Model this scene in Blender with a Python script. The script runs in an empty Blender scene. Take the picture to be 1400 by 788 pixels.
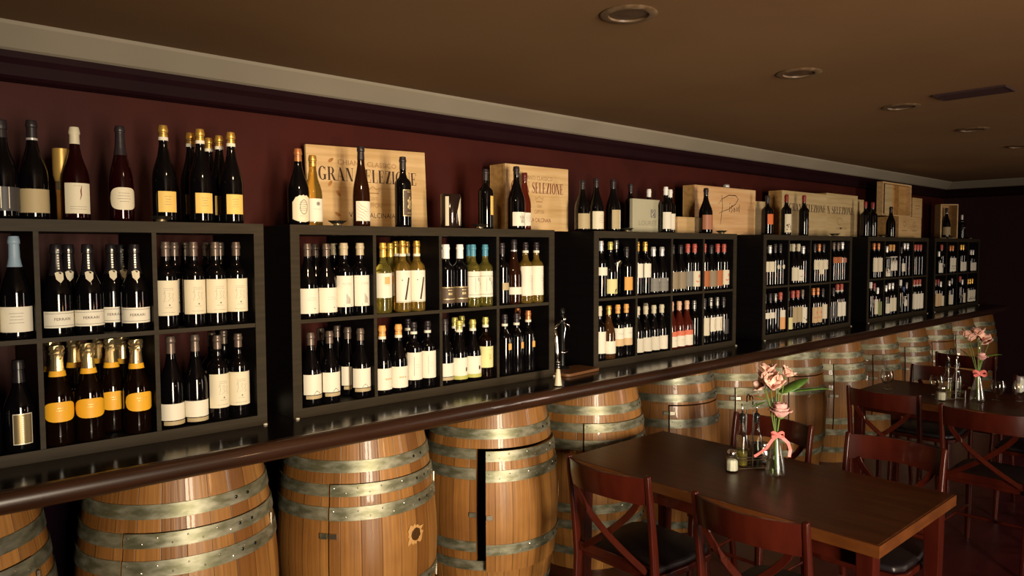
import bpy, bmesh, math, random
from mathutils import Vector, Matrix

S = bpy.context.scene
COL = S.collection
R = math.radians
random.seed(7)

# ------------------------------------------------------------------ camera, world, light, exposure
CAM_Z = 1.72
F_PX = 1009.47
cam = bpy.data.cameras.new('camera')
cam.sensor_width = 36.0
cam.lens = 36.0 * F_PX / 1400.0
cam.clip_start = 0.02
camo = bpy.data.objects.new('camera', cam)
COL.objects.link(camo)
_yaw, _pitch, _roll = R(42.2093), R(-3.048), R(-0.1662)
_F = Vector((math.sin(_yaw) * math.cos(_pitch), math.cos(_yaw) * math.cos(_pitch), math.sin(_pitch)))
_Rt = _F.cross(Vector((0, 0, 1))).normalized()
_U = _Rt.cross(_F)
_R2 = _Rt * math.cos(_roll) + _U * math.sin(_roll)
_U2 = _U * math.cos(_roll) - _Rt * math.sin(_roll)
M4 = Matrix((_R2, _U2, -_F)).transposed().to_4x4()
M4.translation = Vector((0, 0, CAM_Z))
camo.matrix_world = M4
S.camera = camo

S.view_settings.view_transform = 'Standard'
S.view_settings.look = 'None'
S.view_settings.exposure = 0.0
S.view_settings.gamma = 1.0
S.view_settings.use_curve_mapping = False
S.cycles.use_denoising = True
S.cycles.max_bounces = 8
S.cycles.transmission_bounces = 8
S.cycles.glossy_bounces = 4
S.cycles.diffuse_bounces = 3
S.cycles.transparent_max_bounces = 8
S.cycles.sample_clamp_indirect = 4.0
S.cycles.caustics_refractive = False
S.cycles.caustics_reflective = False

w = bpy.data.worlds.new('world')
S.world = w
w.use_nodes = True
w.node_tree.nodes['Background'].inputs[0].default_value = (0.6, 0.12, 0.5, 1)
w.node_tree.nodes['Background'].inputs[1].default_value = 0.008


def area(name, loc, target, sx, sz, power, color, spread=180):
    l = bpy.data.lights.new(name, 'AREA')
    l.shape = 'RECTANGLE'
    l.size = sx
    l.size_y = sz
    l.energy = power
    l.color = color
    l.spread = R(spread)
    o = bpy.data.objects.new(name, l)
    COL.objects.link(o)
    o.location = loc
    o.rotation_euler = (Vector(target) - Vector(loc)).to_track_quat('-Z', 'Y').to_euler()
    return o


# daylight through the two glazed openings of the wall behind the camera
for _x in (0.05, 0.63):
    area('daylight_opening_west', (_x, -3.08, 1.30), (_x + 2.5, 3, 1.20), 0.40, 2.0, 60, (1.0, 0.84, 0.63), 84)
area('daylight_opening_east', (7.2, -3.05, 1.30), (6.4, 3, 1.30), 1.0, 2.0, 52, (1.0, 0.86, 0.70), 120)
# unseen warm fill light added behind the camera to brighten the ceiling
lp = bpy.data.lights.new('warm_ceiling_fill', 'POINT')
lp.energy = 22
lp.color = (1.0, 0.50, 0.20)
lp.shadow_soft_size = 0.12
lpo = bpy.data.objects.new('warm_ceiling_fill', lp)
COL.objects.link(lpo)
lpo.location = (2.6, -1.6, 1.3)

# small red-shaded lamp beyond the right edge of the picture
lr = bpy.data.lights.new('red_table_lamp', 'POINT')
lr.energy = 9
lr.color = (1.0, 0.13, 0.06)
lr.shadow_soft_size = 0.10
lro = bpy.data.objects.new('red_table_lamp', lr)
COL.objects.link(lro)
lro.location = (5.6, -0.9, 1.35)

# recessed downlight outside the picture, tilted at the wall above the left units
sp_ = bpy.data.lights.new('recessed_spot', 'SPOT')
sp_.energy = 42
sp_.color = (1.0, 0.66, 0.36)
sp_.spot_size = R(84)
sp_.spot_blend = 0.9
sp_.shadow_soft_size = 0.05
spo = bpy.data.objects.new('recessed_spot', sp_)
COL.objects.link(spo)
spo.location = (1.00, 1.60, 2.46)
spo.rotation_euler = (Vector((1.75, 3.0, 1.35)) - Vector(spo.location)).to_track_quat('-Z', 'Y').to_euler()

# ------------------------------------------------------------------ materials
MATS = {}


def mat(name, color, rough=0.5, metal=0.0, spec=0.5, trans=0.0, ior=1.45, coat=0.0):
    if name in MATS:
        return MATS[name]
    m = bpy.data.materials.new(name)
    m.use_nodes = True
    b = m.node_tree.nodes['Principled BSDF']
    b.inputs['Base Color'].default_value = (*color, 1)
    b.inputs['Roughness'].default_value = rough
    b.inputs['Metallic'].default_value = metal
    b.inputs['Specular IOR Level'].default_value = spec
    b.inputs['Transmission Weight'].default_value = trans
    b.inputs['IOR'].default_value = ior
    b.inputs['Coat Weight'].default_value = coat
    MATS[name] = m
    return m


def nodes(m):
    nt = m.node_tree
    return nt, nt.nodes, nt.links, nt.nodes['Principled BSDF']


def noisy(name, c1, c2, scale=(6, 6, 6), rough=0.5, metal=0.0, spec=0.5, detail=4, bump=0.0, coat=0.0, lo=0.35, hi=0.65, rough2=None):
    """two-colour noise material in object space"""
    m = mat(name, c1, rough, metal, spec, coat=coat)
    nt, N, L, b = nodes(m)
    tc = N.new('ShaderNodeTexCoord')
    mp = N.new('ShaderNodeMapping')
    mp.inputs['Scale'].default_value = scale
    nz = N.new('ShaderNodeTexNoise')
    nz.inputs['Scale'].default_value = 1.0
    nz.inputs['Detail'].default_value = detail
    rp = N.new('ShaderNodeValToRGB')
    rp.color_ramp.elements[0].position = lo
    rp.color_ramp.elements[1].position = hi
    rp.color_ramp.elements[0].color = (*c1, 1)
    rp.color_ramp.elements[1].color = (*c2, 1)
    L.new(tc.outputs['Object'], mp.inputs['Vector'])
    L.new(mp.outputs['Vector'], nz.inputs['Vector'])
    L.new(nz.outputs['Fac'], rp.inputs['Fac'])
    L.new(rp.outputs['Color'], b.inputs['Base Color'])
    if rough2 is not None:
        mr = N.new('ShaderNodeMapRange')
        mr.inputs['To Min'].default_value = rough
        mr.inputs['To Max'].default_value = rough2
        L.new(nz.outputs['Fac'], mr.inputs['Value'])
        L.new(mr.outputs['Result'], b.inputs['Roughness'])
    if bump:
        bp = N.new('ShaderNodeBump')
        bp.inputs['Strength'].default_value = bump
        bp.inputs['Distance'].default_value = 0.002
        L.new(nz.outputs['Fac'], bp.inputs['Height'])
        L.new(bp.outputs['Normal'], b.inputs['Normal'])
    return m


M_WALL = noisy('maroon_wall_paint', (0.036, 0.0064, 0.0045), (0.047, 0.0084, 0.0056), (3, 3, 3), 0.5, spec=0.12, bump=0.1)
M_WALLFAR = noisy('plum_wall_paint', (0.020, 0.004, 0.008), (0.026, 0.006, 0.010), (2, 2, 2), 0.6, spec=0.3)
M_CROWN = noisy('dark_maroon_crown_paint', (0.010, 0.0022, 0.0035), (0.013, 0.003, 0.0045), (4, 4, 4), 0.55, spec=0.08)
M_COVE = noisy('beige_cove_paint', (0.23, 0.20, 0.15), (0.26, 0.225, 0.17), (2, 2, 2), 0.7)
M_CEIL = noisy('tan_ceiling_paint', (0.195, 0.112, 0.052), (0.22, 0.127, 0.060), (1.3, 1.3, 1.3), 0.75, spec=0.2)
M_FLOOR = noisy('dark_red_wood_floor', (0.045, 0.006, 0.008), (0.065, 0.010, 0.010), (2, 18, 2), 0.35, bump=0.1)
M_BLACK = noisy('black_brown_laminate', (0.0022, 0.0015, 0.0020), (0.0035, 0.0025, 0.0026), (3, 3, 60), 0.5, spec=0.25)
M_FRONT_SHEEN = noisy('brown_laminate_sheen', (0.026, 0.0195, 0.011), (0.035, 0.0265, 0.0155), (5, 5, 60), 0.55, spec=0.15)
M_COUNTER = noisy('black_lacquered_countertop', (0.0035, 0.0022, 0.0026), (0.006, 0.004, 0.004), (4, 4, 4), 0.17, spec=0.45, coat=0.0)
M_RAIL = noisy('brown_rail_wood', (0.022, 0.0085, 0.0045), (0.034, 0.013, 0.006), (3, 40, 40), 0.30, coat=0.4)
M_TABLE = noisy('dark_walnut_tabletop', (0.050, 0.0145, 0.0045), (0.078, 0.024, 0.007), (30, 2.5, 8), 0.30, coat=0.0, spec=0.28)
M_TEDGE = noisy('amber_table_edge', (0.085, 0.025, 0.0055), (0.12, 0.037, 0.0085), (8, 8, 30), 0.3, coat=0.4)
M_CHAIR = noisy('mahogany_chair_wood', (0.034, 0.0044, 0.0024), (0.054, 0.0078, 0.0034), (14, 14, 3), 0.28, coat=0.22, spec=0.25)
M_SEAT = mat('black_vinyl', (0.010, 0.007, 0.008), 0.4)
M_CHROME = mat('chrome', (0.75, 0.74, 0.72), 0.16, 1.0)
M_PEWTER = mat('pewter_satin', (0.72, 0.66, 0.52), 0.3, 1.0)
M_BLKMETAL = mat('black_enamel', (0.008, 0.008, 0.008), 0.25)


def thin_glass(name, tint, rough=0.02, gain=1.1, base=0.02):
    """thin-walled clear glass: a fresnel mix of see-through and mirror"""
    if name in MATS:
        return MATS[name]
    m = mat(name, tint)
    nt, N, L, b = nodes(m)
    out = N['Material Output']
    N.remove(b)
    tr = N.new('ShaderNodeBsdfTransparent'); tr.inputs['Color'].default_value = (*tint, 1)
    gl = N.new('ShaderNodeBsdfGlossy'); gl.inputs['Roughness'].default_value = rough
    lw = N.new('ShaderNodeLayerWeight'); lw.inputs['Blend'].default_value = 0.5
    fr = N.new('ShaderNodeMath'); fr.operation = 'POWER'; fr.inputs[1].default_value = 3.0
    L.new(lw.outputs['Facing'], fr.inputs[0])
    ad = N.new('ShaderNodeMath'); ad.operation = 'MULTIPLY_ADD'; ad.inputs[1].default_value = gain; ad.inputs[2].default_value = base; ad.use_clamp = True
    mx = N.new('ShaderNodeMixShader')
    L.new(fr.outputs[0], ad.inputs[0]); L.new(ad.outputs[0], mx.inputs[0])
    L.new(tr.outputs[0], mx.inputs[1]); L.new(gl.outputs[0], mx.inputs[2]); L.new(mx.outputs[0], out.inputs['Surface'])
    return m


M_CLEAR = thin_glass('clear_glass', (0.96, 0.97, 0.94), 0.06, 1.5, 0.04)
M_VASEGLASS = thin_glass('vase_glass', (0.93, 0.95, 0.90), 0.22, 1.8, 0.08)
M_INK = mat('brown_black_ink', (0.045, 0.020, 0.010), 0.7)
M_INKRED = mat('dark_red_ink', (0.16, 0.030, 0.018), 0.7)
M_INKSOFT = mat('faded_brown_ink', (0.30, 0.17, 0.07), 0.7)
M_LEAFBROWN = mat('brown_leaf_print', (0.36, 0.16, 0.04), 0.7)
M_SHADE = mat('shade_black', (0.004, 0.0015, 0.003), 0.9, spec=0.0)


def wood_mat(name, c1, c2, c3, rough=0.55, axis='X'):
    m = mat(name, c1, rough)
    nt, N, L, b = nodes(m)
    tc = N.new('ShaderNodeTexCoord')
    mp = N.new('ShaderNodeMapping')
    mp.inputs['Scale'].default_value = (1.5, 25, 30) if axis == 'X' else (30, 25, 1.5)
    nz = N.new('ShaderNodeTexNoise')
    nz.inputs['Scale'].default_value = 1.3
    nz.inputs['Detail'].default_value = 5
    rp = N.new('ShaderNodeValToRGB')
    rp.color_ramp.elements[0].position = 0.3
    rp.color_ramp.elements[0].color = (*c2, 1)
    rp.color_ramp.elements[1].position = 0.72
    rp.color_ramp.elements[1].color = (*c3, 1)
    e = rp.color_ramp.elements.new(0.5)
    e.color = (*c1, 1)
    L.new(tc.outputs['Object'], mp.inputs['Vector'])
    L.new(mp.outputs['Vector'], nz.inputs['Vector'])
    L.new(nz.outputs['Fac'], rp.inputs['Fac'])
    L.new(rp.outputs['Color'], b.inputs['Base Color'])
    return m


M_PINE = wood_mat('pale_pine_board', (0.56, 0.37, 0.17), (0.46, 0.28, 0.11), (0.64, 0.44, 0.22))
M_PINEDARK = wood_mat('honey_pine_board', (0.42, 0.24, 0.08), (0.32, 0.17, 0.05), (0.50, 0.30, 0.11))
M_PINEGREY = wood_mat('greyish_pine_board', (0.46, 0.34, 0.17), (0.38, 0.27, 0.12), (0.52, 0.40, 0.22))


def barrel_wood(name, offs):
    """staves told apart by colour, seams between them; u counts staves round the barrel, v is metres up"""
    m = mat(name, (0.4, 0.2, 0.06), 0.42, spec=0.45, coat=0.15)
    nt, N, L, b = nodes(m)
    uv = N.new('ShaderNodeUVMap')
    sp = N.new('ShaderNodeSeparateXYZ')
    L.new(uv.outputs['UV'], sp.inputs['Vector'])
    fl = N.new('ShaderNodeMath'); fl.operation = 'FLOOR'
    L.new(sp.outputs['X'], fl.inputs[0])
    ad = N.new('ShaderNodeMath'); ad.operation = 'ADD'; ad.inputs[1].default_value = offs
    L.new(fl.outputs[0], ad.inputs[0])
    wn = N.new('ShaderNodeTexWhiteNoise'); wn.noise_dimensions = '1D'
    L.new(ad.outputs[0], wn.inputs['W'])
    rp = N.new('ShaderNodeValToRGB')
    els = rp.color_ramp.elements
    els[0].position = 0.0; els[0].color = (0.200, 0.082, 0.018, 1)
    els[1].position = 1.0; els[1].color = (0.385, 0.180, 0.046, 1)
    e = els.new(0.5); e.color = (0.285, 0.124, 0.029, 1)
    L.new(wn.outputs['Value'], rp.inputs['Fac'])
    # vertical grain
    mp = N.new('ShaderNodeMapping'); mp.inputs['Scale'].default_value = (7, 2.2, 1)
    L.new(uv.outputs['UV'], mp.inputs['Vector'])
    nz = N.new('ShaderNodeTexNoise'); nz.inputs['Scale'].default_value = 1.0; nz.inputs['Detail'].default_value = 6
    L.new(mp.outputs['Vector'], nz.inputs['Vector'])
    gr = N.new('ShaderNodeMapRange'); gr.inputs['From Min'].default_value = 0.3; gr.inputs['From Max'].default_value = 0.7
    gr.inputs['To Min'].default_value = 0.72; gr.inputs['To Max'].default_value = 1.12
    L.new(nz.outputs['Fac'], gr.inputs['Value'])
    # old wine stains in big soft patches
    mp2 = N.new('ShaderNodeMapping'); mp2.inputs['Scale'].default_value = (0.35, 3.0, 1); mp2.inputs['Location'].default_value = (offs, offs * 0.37, 0)
    L.new(uv.outputs['UV'], mp2.inputs['Vector'])
    n2 = N.new('ShaderNodeTexNoise'); n2.inputs['Scale'].default_value = 1.0; n2.inputs['Detail'].default_value = 3
    L.new(mp2.outputs['Vector'], n2.inputs['Vector'])
    st = N.new('ShaderNodeMapRange'); st.inputs['From Min'].default_value = 0.42; st.inputs['From Max'].default_value = 0.7
    st.inputs['To Min'].default_value = 0.0; st.inputs['To Max'].default_value = 0.6
    L.new(n2.outputs['Fac'], st.inputs['Value'])
    mx = N.new('ShaderNodeMix'); mx.data_type = 'RGBA'
    L.new(st.outputs['Result'], mx.inputs[0]); L.new(rp.outputs['Color'], mx.inputs[6])
    mx.inputs[7].default_value = (0.135, 0.050, 0.013, 1)
    # seams
    fr = N.new('ShaderNodeMath'); fr.operation = 'FRACT'
    L.new(sp.outputs['X'], fr.inputs[0])
    pp = N.new('ShaderNodeMath'); pp.operation = 'PINGPONG'; pp.inputs[1].default_value = 0.5
    L.new(fr.outputs[0], pp.inputs[0])
    sm = N.new('ShaderNodeMapRange'); sm.inputs['From Min'].default_value = 0.0; sm.inputs['From Max'].default_value = 0.028
    sm.inputs['To Min'].default_value = 0.32; sm.inputs['To Max'].default_value = 1.0
    L.new(pp.outputs[0], sm.inputs['Value'])
    ml = N.new('ShaderNodeMath'); ml.operation = 'MULTIPLY'
    L.new(gr.outputs['Result'], ml.inputs[0]); L.new(sm.outputs['Result'], ml.inputs[1])
    hs = N.new('ShaderNodeMix'); hs.data_type = 'RGBA'; hs.blend_type = 'MULTIPLY'; hs.inputs[0].default_value = 1.0
    cb = N.new('ShaderNodeCombineColor')
    for i in range(3):
        L.new(ml.outputs[0], cb.inputs[i])
    L.new(mx.outputs[2], hs.inputs[6]); L.new(cb.outputs[0], hs.inputs[7])
    L.new(hs.outputs[2], b.inputs['Base Color'])
    bp = N.new('ShaderNodeBump'); bp.inputs['Strength'].default_value = 0.5; bp.inputs['Distance'].default_value = 0.003
    L.new(ml.outputs[0], bp.inputs['Height']); L.new(bp.outputs['Normal'], b.inputs['Normal'])
    return m


BW = [barrel_wood('barrel_staves_%s' % n, o) for n, o in (('amber', 3.0), ('tawny', 41.0), ('golden', 77.0))]
M_HOOP = noisy('galvanised_hoop', (0.16, 0.16, 0.095), (0.36, 0.35, 0.26), (16, 16, 40), 0.40, metal=0.72, detail=8, bump=0.15, lo=0.38, hi=0.66, rough2=0.6)
M_HOOPDK = noisy('tarnished_hoop', (0.10, 0.105, 0.07), (0.28, 0.28, 0.22), (16, 16, 40), 0.42, metal=0.7, detail=8, bump=0.15, lo=0.35, hi=0.7)
M_RIVET = mat('hoop_rivet', (0.62, 0.58, 0.48), 0.3, 1.0)
M_HEAD = noisy('grey_barrel_head', (0.20, 0.18, 0.14), (0.30, 0.27, 0.21), (30, 4, 4), 0.6)
M_SCAR = mat('raw_splintered_wood', (0.50, 0.27, 0.09), 0.7)

GLASS = {
    'dark': mat('near_black_bottle_glass', (0.0022, 0.0018, 0.0022), 0.07, spec=0.5),
    'ruby': mat('ruby_wine_glass', (0.010, 0.0006, 0.0010), 0.07),
    'brown': mat('brown_bottle_glass', (0.018, 0.0050, 0.002), 0.07),
    'amberdark': mat('dark_amber_bottle_glass', (0.0045, 0.0016, 0.0007), 0.07),
    'golden': mat('golden_wine_glass', (0.80, 0.50, 0.09), 0.05, trans=0.88, ior=1.4),
    'pale': mat('pale_green_wine_glass', (0.66, 0.54, 0.10), 0.05, trans=0.9, ior=1.4),
    'rose': mat('rose_wine_glass', (0.16, 0.020, 0.010), 0.06, trans=0.6, ior=1.4),
    'rosegold': mat('amber_rose_wine_glass', (0.50, 0.19, 0.06), 0.06, trans=0.9, ior=1.4),
}
CAP = {
    'black': mat('black_capsule', (0.020, 0.014, 0.016), 0.38),
    'blackfoil': mat('black_foil', (0.012, 0.010, 0.012), 0.3),
    'cream': mat('cream_capsule', (0.62, 0.56, 0.40), 0.45),
    'wine': mat('wine_red_capsule', (0.11, 0.015, 0.012), 0.3),
    'winecap': mat('oxblood_capsule', (0.22, 0.020, 0.014), 0.3),
    'gold': mat('gold_capsule', (0.78, 0.46, 0.10), 0.33, 0.75),
    'goldfoil': mat('gold_crumpled_foil', (0.74, 0.58, 0.30), 0.26, 0.9),
    'goldgreen': mat('olive_gold_capsule', (0.60, 0.52, 0.14), 0.35, 0.5),
    'yellowfoil': mat('bright_yellow_gold_capsule', (0.90, 0.56, 0.10), 0.32, 0.6),
    'ltblue': mat('pale_blue_foil', (0.24, 0.34, 0.44), 0.45),
    'blue': mat('teal_blue_capsule', (0.06, 0.24, 0.34), 0.4),
    'bluecap': mat('navy_capsule', (0.05, 0.07, 0.22), 0.4),
    'bronze': mat('dark_bronze_capsule', (0.14, 0.105, 0.085), 0.36, 0.5),
    'copper': mat('copper_capsule', (0.50, 0.19, 0.07), 0.35, 0.5),
    'tancap': mat('tan_wax_capsule', (0.46, 0.38, 0.24), 0.4),
    'orangecap': mat('orange_tan_capsule', (0.72, 0.36, 0.09), 0.4),
    'white': mat('white_capsule', (0.82, 0.80, 0.76), 0.38),
    'silver': mat('silver_capsule', (0.62, 0.60, 0.58), 0.3, 0.5),
    'silvergray': mat('grey_metal_capsule', (0.20, 0.19, 0.18), 0.3, 0.7),
    'redcap': mat('coral_red_capsule', (0.46, 0.085, 0.06), 0.35),
    'blush': mat('blush_capsule', (0.72, 0.44, 0.28), 0.4),
}
LAB = {
    'white': mat('white_label_paper', (0.76, 0.71, 0.58), 0.6),
    'cream': mat('cream_label_paper', (0.70, 0.63, 0.46), 0.6),
    'tan': mat('tan_label_paper', (0.42, 0.33, 0.18), 0.6),
    'buff': mat('buff_label_paper', (0.60, 0.42, 0.22), 0.6),
    'yellow': mat('yellow_label_paper', (0.74, 0.50, 0.13), 0.6),
    'yelloworange': mat('egg_yellow_label_paper', (0.84, 0.42, 0.02), 0.5),
    'paleyellow': mat('pale_yellow_label_paper', (0.70, 0.64, 0.30), 0.6),
    'orange': mat('orange_label_paper', (0.72, 0.34, 0.07), 0.6),
    'orangered': mat('orange_red_label_paper', (0.68, 0.15, 0.03), 0.6),
    'rust': mat('rust_label_paper', (0.42, 0.12, 0.03), 0.6),
    'slate': mat('dark_slate_label', (0.05, 0.045, 0.045), 0.5),
    'slatelabel': mat('bronze_metal_label', (0.26, 0.20, 0.10), 0.35, 0.7),
    'gray': mat('grey_label_paper', (0.20, 0.19, 0.17), 0.6),
    'tangray': mat('tan_grey_label_paper', (0.26, 0.20, 0.12), 0.6),
    'brown': mat('brown_label_paper', (0.080, 0.050, 0.028), 0.55),
    'coppermatte': mat('matte_copper_label', (0.36, 0.14, 0.07), 0.5),
    'green': mat('olive_green_label', (0.16, 0.20, 0.06), 0.6),
}
M_GOLDINK = mat('gold_ink', (0.70, 0.55, 0.26), 0.4, 0.6)
M_SILVERINK = mat('silver_ink', (0.85, 0.78, 0.62), 0.35, 0.3)
M_GREYINK = mat('grey_ink', (0.16, 0.15, 0.14), 0.6)
M_PINK = mat('coral_print', (0.66, 0.16, 0.08), 0.6)
M_ORANGEP = mat('peach_print', (0.76, 0.38, 0.14), 0.6)
M_GREENP = mat('olive_print', (0.42, 0.42, 0.10), 0.6)


# ------------------------------------------------------------------ helpers
def link(name, me, m, parent=None):
    if isinstance(me, bmesh.types.BMesh):
        bm = me
        me = bpy.data.meshes.new(name)
        bm.to_mesh(me)
        bm.free()
    o = bpy.data.objects.new(name, me)
    COL.objects.link(o)
    if m is not None:
        for x in (m if isinstance(m, (list, tuple)) else [m]):
            me.materials.append(x)
    if parent is not None:
        o.parent = parent
    return o


def smooth(o, ang=None):
    for p in o.data.polygons:
        p.use_smooth = True
    if ang is not None:
        try:
            o.data.set_sharp_from_angle(angle=R(ang))
        except Exception:
            pass
    return o


def struct(name, me, m):
    o = link(name, me, m)
    o['kind'] = 'structure'
    return o


def thing(name, label, cat, loc=(0, 0, 0), rz=0.0, group=None):
    o = bpy.data.objects.new(name, None)
    o.empty_display_size = 0.05
    COL.objects.link(o)
    o.location = loc
    o.rotation_euler = (0, 0, rz)
    tag(o, label, cat, group)
    return o


def tag(o, label, cat, group=None):
    o['label'] = label
    o['category'] = cat
    if group:
        o['group'] = group
    return o


def copy_tree(o, parent=None):
    c = o.copy()
    COL.objects.link(c)
    c.parent = parent
    for ch in list(o.children):
        copy_tree(ch, c)
    return c


def box(bm, x0, x1, y0, y1, z0, z1, mi=0, M=None):
    v = [bm.verts.new((x, y, z)) for x in (x0, x1) for y in (y0, y1) for z in (z0, z1)]
    if M is not None:
        for q in v:
            q.co = M @ q.co
    for f in ((0, 1, 3, 2), (4, 6, 7, 5), (0, 4, 5, 1), (2, 3, 7, 6), (0, 2, 6, 4), (1, 5, 7, 3)):
        fc = bm.faces.new([v[i] for i in f])
        fc.material_index = mi
    return v


def bevel(bm, w=0.003, seg=2, ang=30):
    bmesh.ops.recalc_face_normals(bm, faces=bm.faces[:])
    ed = [e for e in bm.edges if len(e.link_faces) == 2 and e.calc_face_angle(0) > R(ang)]
    if ed:
        bmesh.ops.bevel(bm, geom=ed, offset=w, segments=seg, affect='EDGES', profile=0.5, clamp_overlap=True)
    return bm


def boxbm(x0, x1, y0, y1, z0, z1, bv=0.0, seg=2):
    bm = bmesh.new()
    box(bm, x0, x1, y0, y1, z0, z1)
    bmesh.ops.recalc_face_normals(bm, faces=bm.faces[:])
    if bv:
        bevel(bm, bv, seg)
    return bm


def lathe(bm, prof, n=24, mi=0, M=None, cap_top=True, cap_bot=True):
    rings = []
    for r, z in prof:
        ring = []
        for i in range(n):
            a = 2 * math.pi * i / n
            co = Vector((r * math.cos(a), r * math.sin(a), z))
            if M is not None:
                co = M @ co
            ring.append(bm.verts.new(co))
        rings.append(ring)
    for a, b in zip(rings, rings[1:]):
        for i in range(n):
            f = bm.faces.new((a[i], a[(i + 1) % n], b[(i + 1) % n], b[i]))
            f.material_index = mi
    if cap_bot:
        f = bm.faces.new(rings[0][::-1]); f.material_index = mi
    if cap_top:
        f = bm.faces.new(rings[-1]); f.material_index = mi
    return bm


def tube(bm, pts, rad, n=8, mi=0, closed=False):
    """round bar along points; rad is a number or one per point"""
    pts = [Vector(q) for q in pts]
    k = len(pts)
    rads = rad if isinstance(rad, (list, tuple)) else [rad] * k
    prev = None
    rings = []
    for i, q in enumerate(pts):
        if closed:
            t = (pts[(i + 1) % k] - pts[i - 1]).normalized()
        else:
            t = (pts[min(i + 1, k - 1)] - pts[max(i - 1, 0)]).normalized()
        if prev is None:
            a = Vector((0, 0, 1)) if abs(t.z) < 0.9 else Vector((1, 0, 0))
            nrm = t.cross(a).normalized()
        else:
            nrm = (prev - t * prev.dot(t)).normalized()
        prev = nrm
        bn = t.cross(nrm)
        rings.append([bm.verts.new(q + (nrm * math.cos(2 * math.pi * j / n) + bn * math.sin(2 * math.pi * j / n)) * rads[i]) for j in range(n)])
    m = k if closed else k - 1
    for i in range(m):
        a, b = rings[i], rings[(i + 1) % k]
        for j in range(n):
            f = bm.faces.new((a[j], a[(j + 1) % n], b[(j + 1) % n], b[j]))
            f.material_index = mi
    if not closed:
        bm.faces.new(rings[0][::-1]).material_index = mi
        bm.faces.new(rings[-1]).material_index = mi
    return bm


def ribbon_bar(bm, pts, wdir, w, t, mi=0):
    """flat bar of width w (along wdir) and thickness t through points"""
    pts = [Vector(q) for q in pts]
    k = len(pts)
    wd = Vector(wdir).normalized()
    rings = []
    for i, q in enumerate(pts):
        tg = (pts[min(i + 1, k - 1)] - pts[max(i - 1, 0)]).normalized()
        ww = (wd - tg * wd.dot(tg)).normalized()
        nn = tg.cross(ww)
        wi = w[i] if isinstance(w, (list, tuple)) else w
        rings.append([bm.verts.new(q + ww * a * wi / 2 + nn * b * t / 2) for a, b in ((-1, -1), (1, -1), (1, 1), (-1, 1))])
    for a, b in zip(rings, rings[1:]):
        for j in range(4):
            bm.faces.new((a[j], a[(j + 1) % 4], b[(j + 1) % 4], b[j])).material_index = mi
    bm.faces.new(rings[0][::-1]).material_index = mi
    bm.faces.new(rings[-1]).material_index = mi
    return bm


# ------------------------------------------------------------------ flat lettering as polygons (x, y) with cap height 1
def ring_poly(cx, cy, rx, ry, ix, iy, a0=0, a1=360, n=22):
    out = []
    for i in range(n):
        a, b = R(a0 + (a1 - a0) * i / n), R(a0 + (a1 - a0) * (i + 1) / n)
        out.append([(cx + rx * math.cos(a), cy + ry * math.sin(a)), (cx + rx * math.cos(b), cy + ry * math.sin(b)),
                    (cx + ix * math.cos(b), cy + iy * math.sin(b)), (cx + ix * math.cos(a), cy + iy * math.sin(a))])
    return out


def rc(x0, x1, y0, y1):
    return [(x0, y0), (x1, y0), (x1, y1), (x0, y1)]


def stroke(pts, ws):
    out = []
    n = len(pts)
    ws = ws if isinstance(ws, (list, tuple)) else [ws] * n
    P = []
    for i in range(n):
        a = pts[max(i - 1, 0)]; b = pts[min(i + 1, n - 1)]
        dx, dy = b[0] - a[0], b[1] - a[1]
        l = math.hypot(dx, dy) or 1
        nx, ny = -dy / l * ws[i] / 2, dx / l * ws[i] / 2
        P.append(((pts[i][0] + nx, pts[i][1] + ny), (pts[i][0] - nx, pts[i][1] - ny)))
    for a, b in zip(P, P[1:]):
        out.append([a[0], a[1], b[1], b[0]])
    return out


T_, t_ = 0.17, 0.04


def stem(x, w=T_):
    return [rc(x, x + w, 0, 1), rc(x - 0.05, x + w + 0.05, 0, t_), rc(x - 0.05, x + w + 0.05, 1 - t_, 1)]


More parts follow.
